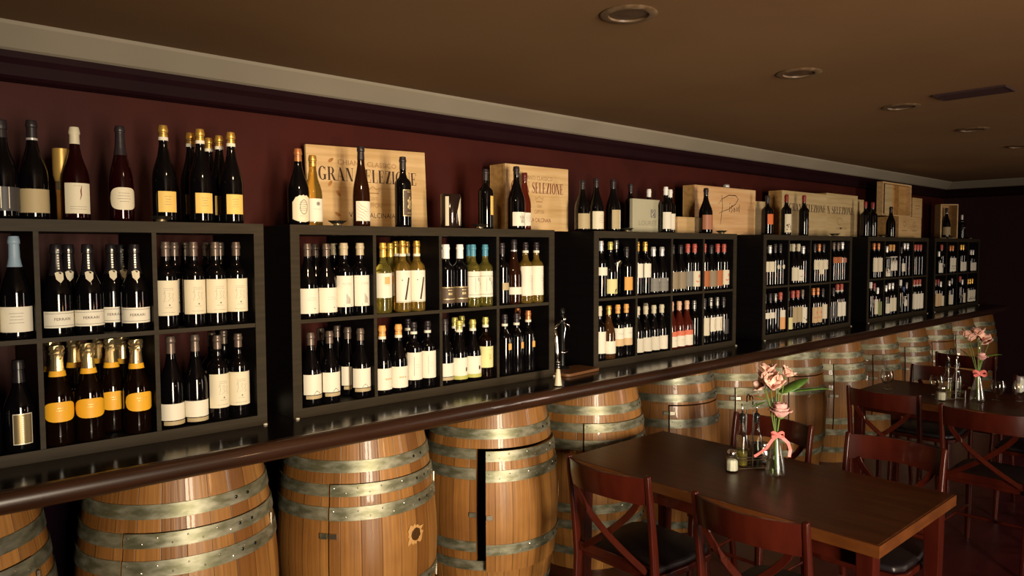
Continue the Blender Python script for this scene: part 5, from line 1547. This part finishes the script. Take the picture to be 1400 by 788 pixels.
# gold and bronze cylinder between two bottles
t = thing('gold_canister', 'slim gold-over-bronze cylinder between two bottles at far left', 'canister', (0.562, YF + .165, TOPZ))
bm = bmesh.new(); lathe(bm, [(.0165, 0), (.0175, .003), (.0175, .085), (.019, .105)], 22); smooth(link('bronze_lower', bm, mat('bronze_wrap', (0.50, 0.22, 0.05), .35, .5), t), 40)
bm = bmesh.new(); lathe(bm, [(.0195, .1052), (.0195, .134)], 22); smooth(link('pale_gold_band', bm, CAP['goldfoil'], t), 40)
bm = bmesh.new(); lathe(bm, [(.0205, .1342), (.0255, .155), (.0265, .180), (.0262, .243), (.024, .2445)], 24); smooth(link('gold_upper', bm, mat('matte_gold', (0.52, 0.33, 0.09), .4, .5), t), 40)

# dark tin with cream stripe
t = thing('label_tin', 'short dark cylindrical tin with cream curved label, second unit top', 'tin', (2.165, YF + .10, TOPZ))
bm = bmesh.new(); lathe(bm, [(.047, 0), (.048, .002), (.048, .160), (.0465, .162)], 30); smooth(link('tin_body', bm, mat('dark_brown_tin', (.016, .008, .006), .12), t), 40)
bm = bmesh.new()
PT = [(0, .0486), (.17, .0486)]
wrap(bm, PT, [[(-.058 + .006 * i, .012), (-.052 + .006 * i, .012), (-.052 + .006 * i, .150), (-.058 + .006 * i, .150)] for i in range(3)], .0006, 0)
wrap(bm, PT, [[(.004 + .005 * i, .075 - .060 * math.sin(math.pi * i / 6) - .004), (.009 + .005 * i, .075 - .060 * math.sin(math.pi * (i + 1) / 6) - .004), (.009 + .005 * i, .080 + .064 * math.cos(math.pi * (5 - i) / 12)), (.004 + .005 * i, .080 + .064 * math.cos(math.pi * (6 - i) / 12))] for i in range(6)], .0006, 0)
wrap(bm, PT, split_rect(.035, .055, .012, .150), .0006, 0)
link('cream_label', bm, LAB['cream'], t)

# ------------------------------------------------------------------ lever corkscrew on its board, in the gap between the second and third unit
t = thing('chopping_board', 'rounded brown serving board lying on the counter between two shelf units', 'board', (2.925, 2.735, CT + .0005), R(6))
bm = bmesh.new()
out = []
for cx_, cy_, a0 in ((.115, .055, 0), (-.115, .055, 90), (-.115, -.055, 180), (.115, -.055, 270)):
    for q in range(7):
        a = R(a0 + q * 15)
        out.append((cx_ + .035 * math.cos(a), cy_ + .03 * math.sin(a)))
b0 = [bm.verts.new((a, b, 0)) for a, b in out]; b1 = [bm.verts.new((a, b, .016)) for a, b in out]
bm.faces.new(b0[::-1]); bm.faces.new(b1)
for i in range(len(out)):
    bm.faces.new((b0[i], b0[(i + 1) % len(out)], b1[(i + 1) % len(out)], b1[i]))
bevel(bm, .003, 2, 60)
link('board', bm, mat('brown_board_wood', (.17, .075, .028), .4), t)

t = thing('lever_corkscrew', 'tall counter corkscrew with chrome lever ending in a pale cone handle', 'corkscrew', (2.90, 2.79, CT + .0185))
bm = bmesh.new()
lathe(bm, [(.040, 0), (.041, .004), (.030, .010), (.013, .016), (.012, .30), (.016, .305), (.014, .325), (.008, .332)], 20)
smooth(link('black_post', bm, M_BLKMETAL, t), 40)
bm = bmesh.new()
tube(bm, [(0, 0, .255), (-.06, -.05, .268), (-.19, -.16, .272), (-.322, -.262, .262)], .006, 10)
smooth(link('pivot_arm', bm, M_CHROME, t))
bm = bmesh.new()
lathe(bm, [(.012, -.012), (.016, 0), (.012, .012)], 14, M=Matrix.Translation((0, -.012, .270)))
tube(bm, [(0, -.012, .258), (.004, -.02, .22), (-.004, -.016, .17), (.002, -.016, .10)], .004, 8)
tube(bm, [(.01, -.018, .245), (.035, -.02, .235), (.036, -.02, .21)], .004, 8)
smooth(link('worm_screw', bm, M_CHROME, t))
bm = bmesh.new()
tube(bm, [(-.028, -.016, .095), (-.01, -.02, .088), (.014, -.02, .090), (.03, -.018, .10)], .005, 8)
smooth(link('bottle_clamp', bm, M_CHROME, t))
lx, ly = -.322, -.262
bm = bmesh.new()
tube(bm, [(lx, ly, .262), (lx + .004, ly - .004, .22), (lx + .002, ly - .012, .15), (lx - .002, ly - .020, .105)], [.006, .008, .0085, .007], 12)
lever = smooth(link('chrome_lever', bm, M_CHROME, t))
for z in (.100, .088, .076):
    bm = bmesh.new(); lathe(bm, [(.008, -.004), (.0125, 0), (.008, .004)], 16, M=Matrix.Translation((lx - .003, ly - .022, z)))
    smooth(link('collar_ring', bm, M_CHROME, lever))
bm = bmesh.new()
lathe(bm, [(.019, -.014), (.0185, -.010), (.010, .060), (.007, .068)], 20, M=Matrix.Translation((lx - .004, ly - .024, 0)))
smooth(link('cone_handle', bm, CAP['cream'], lever), 40)

t = thing('white_card_holder', 'small white plastic block on the counter between leftmost and second units', 'holder', (1.245, 2.90, CT + .0005), R(10))
bm = boxbm(-.016, .016, -.010, .010, 0, .060, .003); link('white_block', bm, LAB['white'], t)
bm = boxbm(-.017, .017, -.011, .011, .014, .018, .001, 1); link('dark_band', bm, M_GREYINK, t)

# ------------------------------------------------------------------ tables
def table(x0, x1, y0, y1, label):
    t = thing('dining_table', label, 'table', ((x0 + x1) / 2, (y0 + y1) / 2, 0))
    a, b = (x1 - x0) / 2, (y1 - y0) / 2
    link('tabletop', boxbm(-a, a, -b, b, .703, .745, .005, 3), [M_TABLE], t)
    # lipping round the top in a lighter wood
    bm = bmesh.new()
    for q in ((-a - .004, -a, -b, b), (a, a + .004, -b, b), (-a - .004, a + .004, -b - .004, -b), (-a - .004, a + .004, b, b + .004)):
        box(bm, *q, .702, .7435)
    link('edge_lipping', bm, M_TEDGE, t)
    bm = bmesh.new()
    i = .07
    for q in ((-a + i, -a + i + .02, -b + i, b - i), (a - i - .02, a - i, -b + i, b - i), (-a + i + .02, a - i - .02, -b + i, -b + i + .02), (-a + i + .02, a - i - .02, b - i - .02, b - i)):
        box(bm, *q, .625, .703)
    link('apron', bm, M_CHAIR, t)
    for sx in (-1, 1):
        for sy in (-1, 1):
            cx, cy = sx * (a - .055), sy * (b - .055)
            bm = bmesh.new()
            v0 = [bm.verts.new((cx + p * .022, cy + q * .022, 0)) for p, q in ((-1, -1), (1, -1), (1, 1), (-1, 1))]
            v1 = [bm.verts.new((cx + p * .030, cy + q * .030, .703)) for p, q in ((-1, -1), (1, -1), (1, 1), (-1, 1))]
            bm.faces.new(v0[::-1]); bm.faces.new(v1)
            for k in range(4):
                bm.faces.new((v0[k], v0[(k + 1) % 4], v1[(k + 1) % 4], v1[k]))
            bevel(bm, .003, 2)
            link('leg', bm, M_CHAIR, t)
    return t


table(2.48, 3.22, 0.95, 2.35, 'near brown wooden dining table with amber edge, nearest the camera')
table(4.99, 5.73, 0.85, 2.13, 'far dark wooden dining table set with goblets and flowers')


# ------------------------------------------------------------------ chairs
def chair(label, loc, rz):
    """faces +X; origin under the foot of the back posts"""
    t = thing('crossback_chair', label, 'chair', loc, rz, 'mahogany crossback chairs')
    W = .200
    def bx_(z):     # lean of the back
        return -.055 * max(0, (z - .44) / .42) ** 1.25
    for s in (-1, 1):
        bm = bmesh.new()
        pts = [(-.045, s * (W - .008), 0), (-.015, s * (W - .004), .22), (0, s * W, .44)] + [(bx_(z), s * (W + .006 * (z - .44)), z) for z in (.55, .65, .75, .82, .865)]
        ribbon_bar(bm, pts, (1, 0, 0), [.026, .034, .040, .038, .034, .030, .028, .022], .022)
        bevel(bm, .0065, 3)
        smooth(link('back_post', bm, M_CHAIR, t), 60)
    # wide curved crest rail
    bm = bmesh.new()
    n = 14
    F_, B_ = [], []
    for i in range(n + 1):
        y = -W + 2 * W * i / n
        c = .060 * (1 - (y / W) ** 2)
        top = .856
        botm = .745 + .010 * (1 - (y / W) ** 2)
        for z_, F in ((0, F_), ):
            pass
        row = []
        for z, th in ((botm, .007), ((botm + top) / 2, .009), (top, .006)):
            row.append((Vector((bx_(z) - c + th, y, z)), Vector((bx_(z) - c - th, y, z))))
        F_.append([bm.verts.new(p[0]) for p in row]); B_.append([bm.verts.new(p[1]) for p in row])
    for i in range(n):
        for k in range(2):
            bm.faces.new((F_[i][k], F_[i + 1][k], F_[i + 1][k + 1], F_[i][k + 1])).smooth = True
            bm.faces.new((B_[i][k], B_[i][k + 1], B_[i + 1][k + 1], B_[i + 1][k])).smooth = True
        bm.faces.new((F_[i][0], B_[i][0], B_[i + 1][0], F_[i + 1][0])); bm.faces.new((F_[i][2], F_[i + 1][2], B_[i + 1][2], B_[i][2]))
    for i in (0, n):
        bm.faces.new([F_[i][k] for k in range(3)] + [B_[i][k] for k in (2, 1, 0)])
    bmesh.ops.recalc_face_normals(bm, faces=bm.faces[:])
    smooth(link('crest_rail', bm, M_CHAIR, t), 40)
    # crossed bent slats
    for s in (-1, 1):
        bm = bmesh.new()
        pts = []
        for i in range(13):
            f = i / 12
            z = .755 - .285 * f
            y = s * (-.155 + .325 * (f ** 1.35))
            c = .050 * (1 - (y / W) ** 2) * (.95 - .5 * f)
            pts.append((bx_(z) - c + s * .006, y, z))
        ribbon_bar(bm, pts, (0, .7, .7), .026, .010)
        bevel(bm, .002, 1, 40)
        link('cross_slat', bm, M_CHAIR, t)
    bm = bmesh.new()
    box(bm, -.008, .010, -W + .010, W - .010, .452, .490)
    bevel(bm, .003, 2)
    link('lower_back_rail', bm, M_CHAIR, t)
    # seat
    bm = bmesh.new()
    out = [(.012, -.195), (.20, -.215), (.36, -.212), (.405, -.185), (.42, -.10), (.423, 0), (.42, .10), (.405, .185), (.36, .212), (.20, .215), (.012, .195)]
    b0 = [bm.verts.new((a, b, .425)) for a, b in out]; b1 = [bm.verts.new((a, b, .450)) for a, b in out]
    bm.faces.new(b0[::-1]); bm.faces.new(b1)
    for i in range(len(out)):
        bm.faces.new((b0[i], b0[(i + 1) % len(out)], b1[(i + 1) % len(out)], b1[i]))
    bevel(bm, .004, 2, 50)
    link('seat_frame', bm, M_CHAIR, t)
    bm = bmesh.new()
    b0 = [bm.verts.new((a * .97 + .006, b * .96, .4505)) for a, b in out]; b1 = [bm.verts.new((a * .95 + .010, b * .93, .478)) for a, b in out]
    bm.faces.new(b0[::-1]); bm.faces.new(b1)
    for i in range(len(out)):
        bm.faces.new((b0[i], b0[(i + 1) % len(out)], b1[(i + 1) % len(out)], b1[i]))
    bevel(bm, .010, 3, 30)
    smooth(link('seat', bm, M_SEAT, t), 50)
    for s in (-1, 1):
        bm = bmesh.new()
        tube(bm, [(.392, s * .185, 0), (.385, s * .180, .22), (.375, s * .176, .425)], [.013, .016, .019], 12)
        smooth(link('front_leg', bm, M_CHAIR, t), 50)
        bm = bmesh.new()
        tube(bm, [(-.018, s * (W - .006), .20), (.385, s * .180, .20)], .009, 8)
        smooth(link('stretcher', bm, M_CHAIR, t), 50)
    bm = bmesh.new(); tube(bm, [(.18, -.188, .20), (.18, .188, .20)], .009, 8); smooth(link('stretcher', bm, M_CHAIR, t), 50)
    return t


ch0 = chair('mahogany crossback chair at the near table, left side, closest to the barrels', (2.265, 1.885, 0), 0)
for lb, loc, rz in (
        ('mahogany crossback chair at bottom centre, left side of the near table corner', (2.255, 1.265, 0), 0),
        ('chair across the near table, behind the cruets and vase', (3.385, 1.845, 0), 180),
        ('chair across the near table, right of the vase, orange-lit right post', (3.385, 1.262, 0), 180),
        ('chair at the far table, back toward camera, beside the door-outlined barrel', (4.66, 1.765, 0), 0),
        ('large dark chair back at right edge, before the far table', (4.50, 1.19, 0), 0),
        ('chair beyond the far table, between the two goblets', (5.76, 1.815, 0), 180),
        ('chair beyond the far table, its orange-lit post at the right photo edge', (5.76, 1.17, 0), 180),
        ('shadowy chair farthest away, near the last barrels', (6.72, 1.93, 0), 4)):
    c = copy_tree(ch0)
    c['label'] = lb
    c.location = loc
    c.rotation_euler = (0, 0, R(rz))

# ------------------------------------------------------------------ table settings
TT = 0.7455


def vase(x, y, label):
    t = thing('bud_vase', label, 'vase', (x, y, TT), 0, 'conical bud vases')
    bm = bmesh.new()
    o_ = [(.038, 0), (.042, .003), (.0425, .012), (.038, .045), (.028, .095), (.0175, .145), (.0145, .170), (.0180, .185)]
    i_ = [(.0165, .185), (.0128, .170), (.0155, .145), (.0258, .095), (.0352, .045), (.0380, .016), (.012, .012)]
    lathe(bm, o_ + i_, 28)
    smooth(link('glass_cone', bm, M_VASEGLASS, t), 60)
    bm = bmesh.new()
    rnd = random.Random(3)
    lathe(bm, [(.0360, .0165), (.0365, .022), (.0340, .045), (.0290, .075)], 24)
    smooth(link('water', bm, thin_glass('vase_water', (.88, .93, .80), .05, .8, .02), t), 50)
    return t


def petal(bm, M, L, W, cup, mi=0, tip=0.0):
    n, m = 6, 4
    g = []
    for i in range(n + 1):
        f = i / n
        w = W * math.sin(math.pi * min(1, f * .86 + .10)) ** .8
        row = []
        for j in range(m + 1):
            s = (j / m - .5) * 2
            p = Vector((s * w / 2, L * f, cup * (f ** 1.6) * L - abs(s) ** 2 * w * .12 + tip * f ** 4 * L))
            row.append(bm.verts.new(M @ p))
        g.append(row)
    for i in range(n):
        for j in range(m):
            f = bm.faces.new((g[i][j], g[i][j + 1], g[i + 1][j + 1], g[i + 1][j]))
            f.material_index = mi; f.smooth = True


M_ROSE = noisy('pink_rose_petal', (.80, .40, .38), (.90, .56, .52), (40, 40, 40), .5)
M_ALST = noisy('salmon_alstroemeria_petal', (.80, .42, .34), (.92, .66, .54), (60, 60, 60), .5)
M_ALSTIN = mat('dark_throat_petal', (.34, .05, .03), .5)
M_STEM = mat('green_stem', (.16, .25, .05), .5)
M_LEAF = noisy('green_leaf', (.055, .13, .018), (.11, .22, .035), (30, 30, 30), .4)
M_RIB = mat('coral_satin_ribbon', (.82, .20, .18), .38)


def thicken(o, th=.0006):
    md = o.modifiers.new('thickness', 'SOLIDIFY')
    md.thickness = th
    return o


def rose(x, y, zb, px, py, pz, label, s=1.0):
    """stem from the vase foot to the bloom"""
    t = thing('pink_rose', label, 'flower', (x, y, zb))
    bm = bmesh.new()
    p = Vector((px - x, py - y, pz - zb))
    tube(bm, [(0.004, 0.002, .020), (0.003, 0.0, .10), (p.x * .25, p.y * .25, .18), (p.x * .7, p.y * .7, p.z * .85), (p.x, p.y, p.z - .022 * s)], .0032, 8)
    smooth(link('stem', bm, M_STEM, t))
    bm = bmesh.new()
    rnd = random.Random(11)
    for layer, (cnt, r0, hh, flare) in enumerate(((2, .0055, .040, .0), (3, .0105, .042, .05), (3, .0155, .041, .16), (4, .0200, .037, .34), (5, .0240, .030, .62))):
        for i in range(cnt):
            a0 = 360 / cnt * i + layer * 47 + rnd.uniform(-8, 8)
            span = 360 / cnt * .80
            g = []
            for u in range(9):
                fu = u / 8 * 2 - 1
                row = []
                for v in range(8):
                    fv = v / 7
                    edge = 1 - .16 * abs(fu) ** 3
                    z = hh * fv * edge
                    rr = r0 * (.22 + .78 * math.sin(min(1, fv * 1.35) * math.pi / 2)) + flare * r0 * max(0, fv - .62) ** 1.3 * 2.2 * (1 - .3 * abs(fu))
                    rr += .0012 * (1 if fu > 0 else -1) * abs(fu) * (1 if layer else .5)
                    if flare > .3:
                        z -= .010 * max(0, fv - .75) * 4 * (1 - abs(fu) * .5)
                    a = R(a0 + fu * span)
                    row.append(bm.verts.new(p + Vector((rr * math.cos(a), rr * math.sin(a), z - .022)) * s))
                g.append(row)
            for u in range(8):
                for v in range(7):
                    bm.faces.new((g[u][v], g[u + 1][v], g[u + 1][v + 1], g[u][v + 1])).smooth = True
    thicken(smooth(link('bloom', bm, M_ROSE, t)))
    bm = bmesh.new(); lathe(bm, [(.003, -.026), (.009, -.022), (.012, -.016)], 10, M=Matrix.Translation(p) @ Matrix.Scale(s, 4)); smooth(link('calyx', bm, M_STEM, t))
    return t


def alstroemeria(x, y, zb, heads, leaves, label, s=1.0):
    t = thing('alstroemeria_spray', label, 'flower', (x, y, zb))
    bm = bmesh.new()
    for k, hp in enumerate(heads):
        p = Vector(hp) - Vector((x, y, zb))
        tube(bm, [(-.004, .002, .022), (-.003, .001, .10), (p.x * .1, p.y * .1, .185), (p.x * .55, p.y * .55, p.z * .78), (p.x, p.y, p.z - .004)], .0022, 6)
    smooth(link('stem', bm, M_STEM, t))
    for k, hp in enumerate(heads):
        p = Vector(hp) - Vector((x, y, zb))
        bm = bmesh.new()
        tilt = Matrix.Rotation(R(35 * math.sin(k * 2.1)), 4, 'X') @ Matrix.Rotation(R(40 * math.cos(k * 1.7) - 15), 4, 'Y')
        for i in range(6):
            Mx = Matrix.Translation(p) @ tilt @ Matrix.Rotation(R(60 * i + 13 * k), 4, 'Z') @ Matrix.Rotation(R(52 if i % 2 else 42), 4, 'X') @ Matrix.Scale(s * 1.12, 4)
            petal(bm, Mx, .046, .036 if i % 2 else .026, .22, 0, -.30)
        for i in range(3):
            Mx = Matrix.Translation(p) @ tilt @ Matrix.Rotation(R(120 * i + 30), 4, 'Z') @ Matrix.Rotation(R(66), 4, 'X') @ Matrix.Scale(s, 4)
            petal(bm, Mx, .024, .010, .02, 1, -.1)
        thicken(smooth(link('blossom', bm, [M_ALST, M_ALSTIN], t)))
    for k, (a, b, wd) in enumerate(leaves):
        A = Vector(a) - Vector((x, y, zb)); B = Vector(b) - Vector((x, y, zb))
        d = B - A
        L = d.length
        yv = d.normalized(); xv = yv.cross(Vector((.25, -.3, 1))).normalized(); zv = xv.cross(yv)
        Mx = Matrix.Translation(A) @ Matrix((xv, yv, zv)).transposed().to_4x4()
        bm = bmesh.new(); petal(bm, Mx, L, wd, .05, 0, -.12)
        thicken(smooth(link('leaf', bm, M_LEAF, t)))
    return t


def bow(x, y, z, label, s=1.0, tails=True):
    t = thing('ribbon_bow', label, 'ribbon', (x, y, z))
    bm = bmesh.new()
    # loop round the neck
    ribbon_bar(bm, [(.0185 * math.cos(R(q)), .0185 * math.sin(R(q)), 0) for q in range(0, 361, 20)], (0, 0, 1), .014 * s, .0008)
    link('neck_wrap', bm, M_RIB, t)
    cx, cy = -.012, -.014
    for sgn in (-1, 1):
        bm = bmesh.new()
        pts = []
        for q in range(9):
            f = q / 8
            a = 2 * math.pi * f
            pts.append((cx + sgn * .024 * s * math.sin(math.pi * f) * .8, cy - sgn * .018 * s * math.sin(math.pi * f), .010 * s * math.sin(a) + .004))
        ribbon_bar(bm, pts, (.3, .3, 1), .012 * s, .0008)
        link('bow_loop', bm, M_RIB, t)
    if tails:
        for pts in ([(cx, cy, 0), (cx - .014, cy + .018, -.020), (cx - .030, cy + .034, -.055), (cx - .038, cy + .060, -.080), (cx - .052, cy + .078, -.096)],
                    [(cx, cy, 0), (cx + .016, cy - .014, -.010), (cx + .034, cy - .030, -.032), (cx + .042, cy - .036, -.062), (cx + .036, cy - .034, -.092)]):
            bm = bmesh.new()
            ribbon_bar(bm, pts, (.75, -.65, .1), .014, .0008)
            link('ribbon_tail', bm, M_RIB, t)
    return t


def cruet(x, y, label, fill):
    t = thing('oil_cruet', label, 'bottle', (x, y, TT + .006), 0, 'oil and vinegar cruets')
    t.scale = (1.22, 1.22, 1.22)
    bm = bmesh.new()
    lathe(bm, [(.0215, 0), (.0225, .003), (.0225, .100), (.021, .112), (.016, .125), (.0115, .134), (.0105, .165), (.0125, .168), (.0125, .172), (.009, .172), (.0085, .134), (.0140, .121), (.0195, .108), (.0200, .006), (.01, .005)], 24)
    smooth(link('glass_body', bm, M_CLEAR, t), 60)
    bm = bmesh.new()
    h = .085 if fill == 'dark' else .060
    lathe(bm, [(.0192, .0065), (.0192, h)], 20)
    smooth(link('liquid', bm, mat('balsamic_vinegar', (.010, .004, .003), .08) if fill == 'dark' else mat('olive_oil', (.50, .40, .06), .05, trans=.8, ior=1.4), t), 50)
    bm = bmesh.new(); lathe(bm, [(.0080, .160), (.0082, .176), (.0115, .178), (.0110, .190), (.006, .194)], 14); smooth(link('stopper', bm, M_BLKMETAL, t), 50)
    bm = bmesh.new(); tube(bm, [(0, 0, .190), (0, 0, .212), (-.004, .002, .230)], [.0036, .003, .0022], 8); smooth(link('pourer_spout', bm, M_CHROME, t))
    return t


def shaker(x, y, label, fillm, name='salt_shaker'):
    t = thing(name, label, 'shaker', (x, y, TT), R(20), 'salt and pepper shakers')
    t.scale = (1.5, 1.5, 1.15)
    bm = bmesh.new()
    lathe(bm, [(.0195, 0), (.0210, .003), (.0205, .035), (.0185, .050), (.0125, .060), (.0120, .066), (.0095, .066), (.0105, .058), (.0165, .048), (.0180, .035), (.0185, .006), (.008, .005)], 8)
    link('faceted_glass', bm, M_CLEAR, t)
    bm = bmesh.new(); lathe(bm, [(.0172, .0065), (.0170, .034), (.0150, .045), (.009, .048)], 10); link('seasoning', bm, fillm, t)
    bm = bmesh.new(); lathe(bm, [(.0128, .062), (.0138, .064), (.0138, .074), (.011, .081), (.005, .084)], 18); smooth(link('chrome_cap', bm, M_CHROME, t), 50)
    return t


def caddy(x, y, rz, label):
    t = thing('condiment_caddy', label, 'caddy', (x, y, TT), rz)
    t.scale = (1.22, 1.22, 1.22)
    a, b = .056, .028
    for z in (.003, .034, .044):
        bm = bmesh.new()
        tube(bm, [(-a, -b, z), (a, -b, z), (a, b, z), (-a, b, z)], .0018, 6, closed=True)
        link('wire_rail', bm, M_CHROME, t)
    bm = bmesh.new()
    for q in (-.02, 0, .02):
        tube(bm, [(-a, q, .003), (a, q, .003)], .0015, 6)
    link('floor_wire', bm, M_CHROME, t)
    for sx in (-1, 1):
        for sy in (-1, 1):
            bm = bmesh.new(); tube(bm, [(sx * a, sy * b, .0018), (sx * a, sy * b, .045)], .0018, 6); link('upright_wire', bm, M_CHROME, t)
    for sy in (-1, 1):
        bm = bmesh.new()
        tube(bm, [(0, sy * b, .003), (0, sy * b, .19), (0, sy * b * .9, .215)], .0023, 6)
        link('handle_wire', bm, M_CHROME, t)
    bm = bmesh.new()
    pts = [(0, -b * .8, .235)] + [(0, -b * .4 - .014 * math.cos(R(q)) * .9, .248 + .018 * math.sin(R(q))) for q in range(0, 181, 30)] + [(0, b * .4 - .014 * math.cos(R(q)) * .9, .248 + .018 * math.sin(R(q))) for q in range(0, 181, 30)] + [(0, b * .8, .235)]
    tube(bm, pts, .002, 6)
    smooth(link('looped_handle', bm, M_BLKMETAL, t))
    return t


# near table
vase(2.935, 1.555, 'clear conical glass vase with green stems on the near table')
rose(2.935, 1.555, TT, 2.940, 1.540, 1.030, 'single pale pink rose in the near vase', 1.55)
alstroemeria(2.935, 1.555, TT, [(2.925, 1.612, 1.150), (2.930, 1.580, 1.118), (2.945, 1.620, 1.118), (2.940, 1.600, 1.185), (2.985, 1.545, 1.172), (2.965, 1.575, 1.150), (2.97, 1.565, 1.125)],
             [((2.965, 1.560, 1.10), (3.075, 1.490, 1.165), .070), ((2.985, 1.540, 1.105), (3.11, 1.395, 1.130), .040), ((2.93, 1.60, 1.06), (2.925, 1.665, 1.03), .022), ((2.93, 1.60, 1.07), (2.90, 1.640, 1.085), .022)],
             'cluster of salmon pink lily-like blossoms with green leaves, near vase')
bow(2.935, 1.555, TT + .176, 'coral pink ribbon bow with long tails on the near vase')
caddy(2.955, 1.692, R(-34), 'chrome wire condiment caddy with looped handle on the near table')
cruet(2.955 - 0.0335 * math.cos(R(-34)), 1.692 - 0.0335 * math.sin(R(-34)), 'oil cruet at the left in the near wire caddy, behind the salt shaker', 'oil')
cruet(2.955 + 0.0335 * math.cos(R(-34)), 1.692 + 0.0335 * math.sin(R(-34)), 'vinegar cruet at the right in the near wire caddy, nearest the vase', 'dark')
shaker(2.846, 1.712, 'faceted salt shaker full of white salt, left of the near caddy', mat('white_salt', (.85, .82, .72), .8))
shaker(3.075, 1.690, 'chrome-capped pepper shaker behind the near caddy', mat('ground_pepper', (.05, .04, .03), .9), 'pepper_shaker')
# far table
vase(5.30, 1.455, 'conical glass vase on the far table')
rose(5.30, 1.455, TT, 5.325, 1.445, 1.030, 'pale pink rosebud in the far vase', 1.2)
alstroemeria(5.30, 1.455, TT, [(5.28, 1.50, 1.13), (5.33, 1.45, 1.13), (5.38, 1.42, 1.12), (5.30, 1.46, 1.17), (5.27, 1.53, 1.155), (5.36, 1.47, 1.15)],
             [((5.29, 1.49, 1.02), (5.26, 1.55, 1.08), .03), ((5.31, 1.45, 1.03), (5.42, 1.36, 1.05), .03)], 'pink blossom cluster in the far vase', 1.15)
bow(5.30, 1.455, TT + .176, 'small coral ribbon bow on the far vase', 1.5, tails=False)
caddy(5.27, 1.590, R(-34), 'wire condiment caddy on the far table')
cruet(5.27 - 0.0335 * math.cos(R(-34)), 1.590 - 0.0335 * math.sin(R(-34)), 'oil cruet at the left in the far wire caddy', 'oil')
cruet(5.27 + 0.0335 * math.cos(R(-34)), 1.590 + 0.0335 * math.sin(R(-34)), 'vinegar cruet at the right in the far wire caddy', 'dark')
shaker(5.155, 1.615, 'salt shaker beside the far wire caddy', MATS['white_salt'])


def goblet(x, y, label):
    t = thing('wine_goblet', label, 'glass', (x, y, TT), 0, 'round goblets on the far table')
    bm = bmesh.new()
    lathe(bm, [(.030, 0), (.031, .0015), (.012, .005), (.0045, .010), (.0042, .028), (.010, .036), (.030, .048), (.041, .070), (.043, .090), (.039, .112), (.033, .130), (.0322, .130), (.0380, .112), (.0418, .090), (.0398, .071), (.029, .050), (.009, .039), (.002, .037)], 28)
    smooth(link('glass_bowl', bm, M_CLEAR, t), 60)
    return t


goblet(5.32, 2.01, 'round clear goblet at left end of the far table')
goblet(5.33, 1.70, 'round clear goblet left of the far table flowers')
goblet(5.42, 1.375, 'round clear goblet close right of the far vase')
goblet(5.50, 1.34 - .07, 'round clear goblet farthest right on the far table')

# ------------------------------------------------------------------ ceiling fittings
for k, (x, y, lb) in enumerate(((1.97, 1.59, 'unlit recessed ceiling light nearest the camera, largest in view'), (3.19, 1.61, 'second unlit recessed ceiling light from camera'), (4.37, 1.61, 'third recessed ceiling light, left of the dark vent'), (5.56, 1.60, 'fourth recessed ceiling light, beyond the dark vent'), (6.77, 1.62, 'fifth and farthest recessed ceiling light'))):
    t = thing('recessed_light', lb, 'ceiling light', (x, y, CEIL_Z), 0, 'recessed ceiling lights')
    bm = bmesh.new()
    lathe(bm, [(.094, 0), (.096, -.003), (.088, -.008), (.068, -.007), (.066, -.0005)], 36, cap_top=False, cap_bot=False)
    smooth(link('trim_ring', bm, noisy('tan_trim_ring', (.10, .055, .026), (.20, .135, .08), (30, 30, 30), .45), t), 50)
    bm = bmesh.new()
    lathe(bm, [(.066, -.0008), (.050, -.0012), (.030, -.0040), (.012, -.0055)], 28, cap_bot=False)
    smooth(link('lamp_face', bm, mat('unlit_lamp_face', (.07, .036, .018), .4), t), 50)
t = thing('ceiling_vent', 'dark slatted rectangular air vent in the ceiling at upper right', 'vent', (4.25, 1.225, CEIL_Z))
bm = bmesh.new()
for q in ((-.085, -.070, -.16, .16), (.070, .085, -.16, .16), (-.07, .07, -.16, -.145), (-.07, .07, .145, .16)):
    box(bm, *q, -.010, 0)
link('vent_frame', bm, mat('dark_vent_metal', (.035, .018, .020), .4), t)
for k in range(7):
    bm = bmesh.new()
    xx = -.060 + .020 * k
    box(bm, -.008, .008, -.145, .145, -.001, .001, M=Matrix.Translation((xx, 0, -.006)) @ Matrix.Rotation(R(35), 4, 'Y'))
    link('slat', bm, MATS['dark_vent_metal'], t)
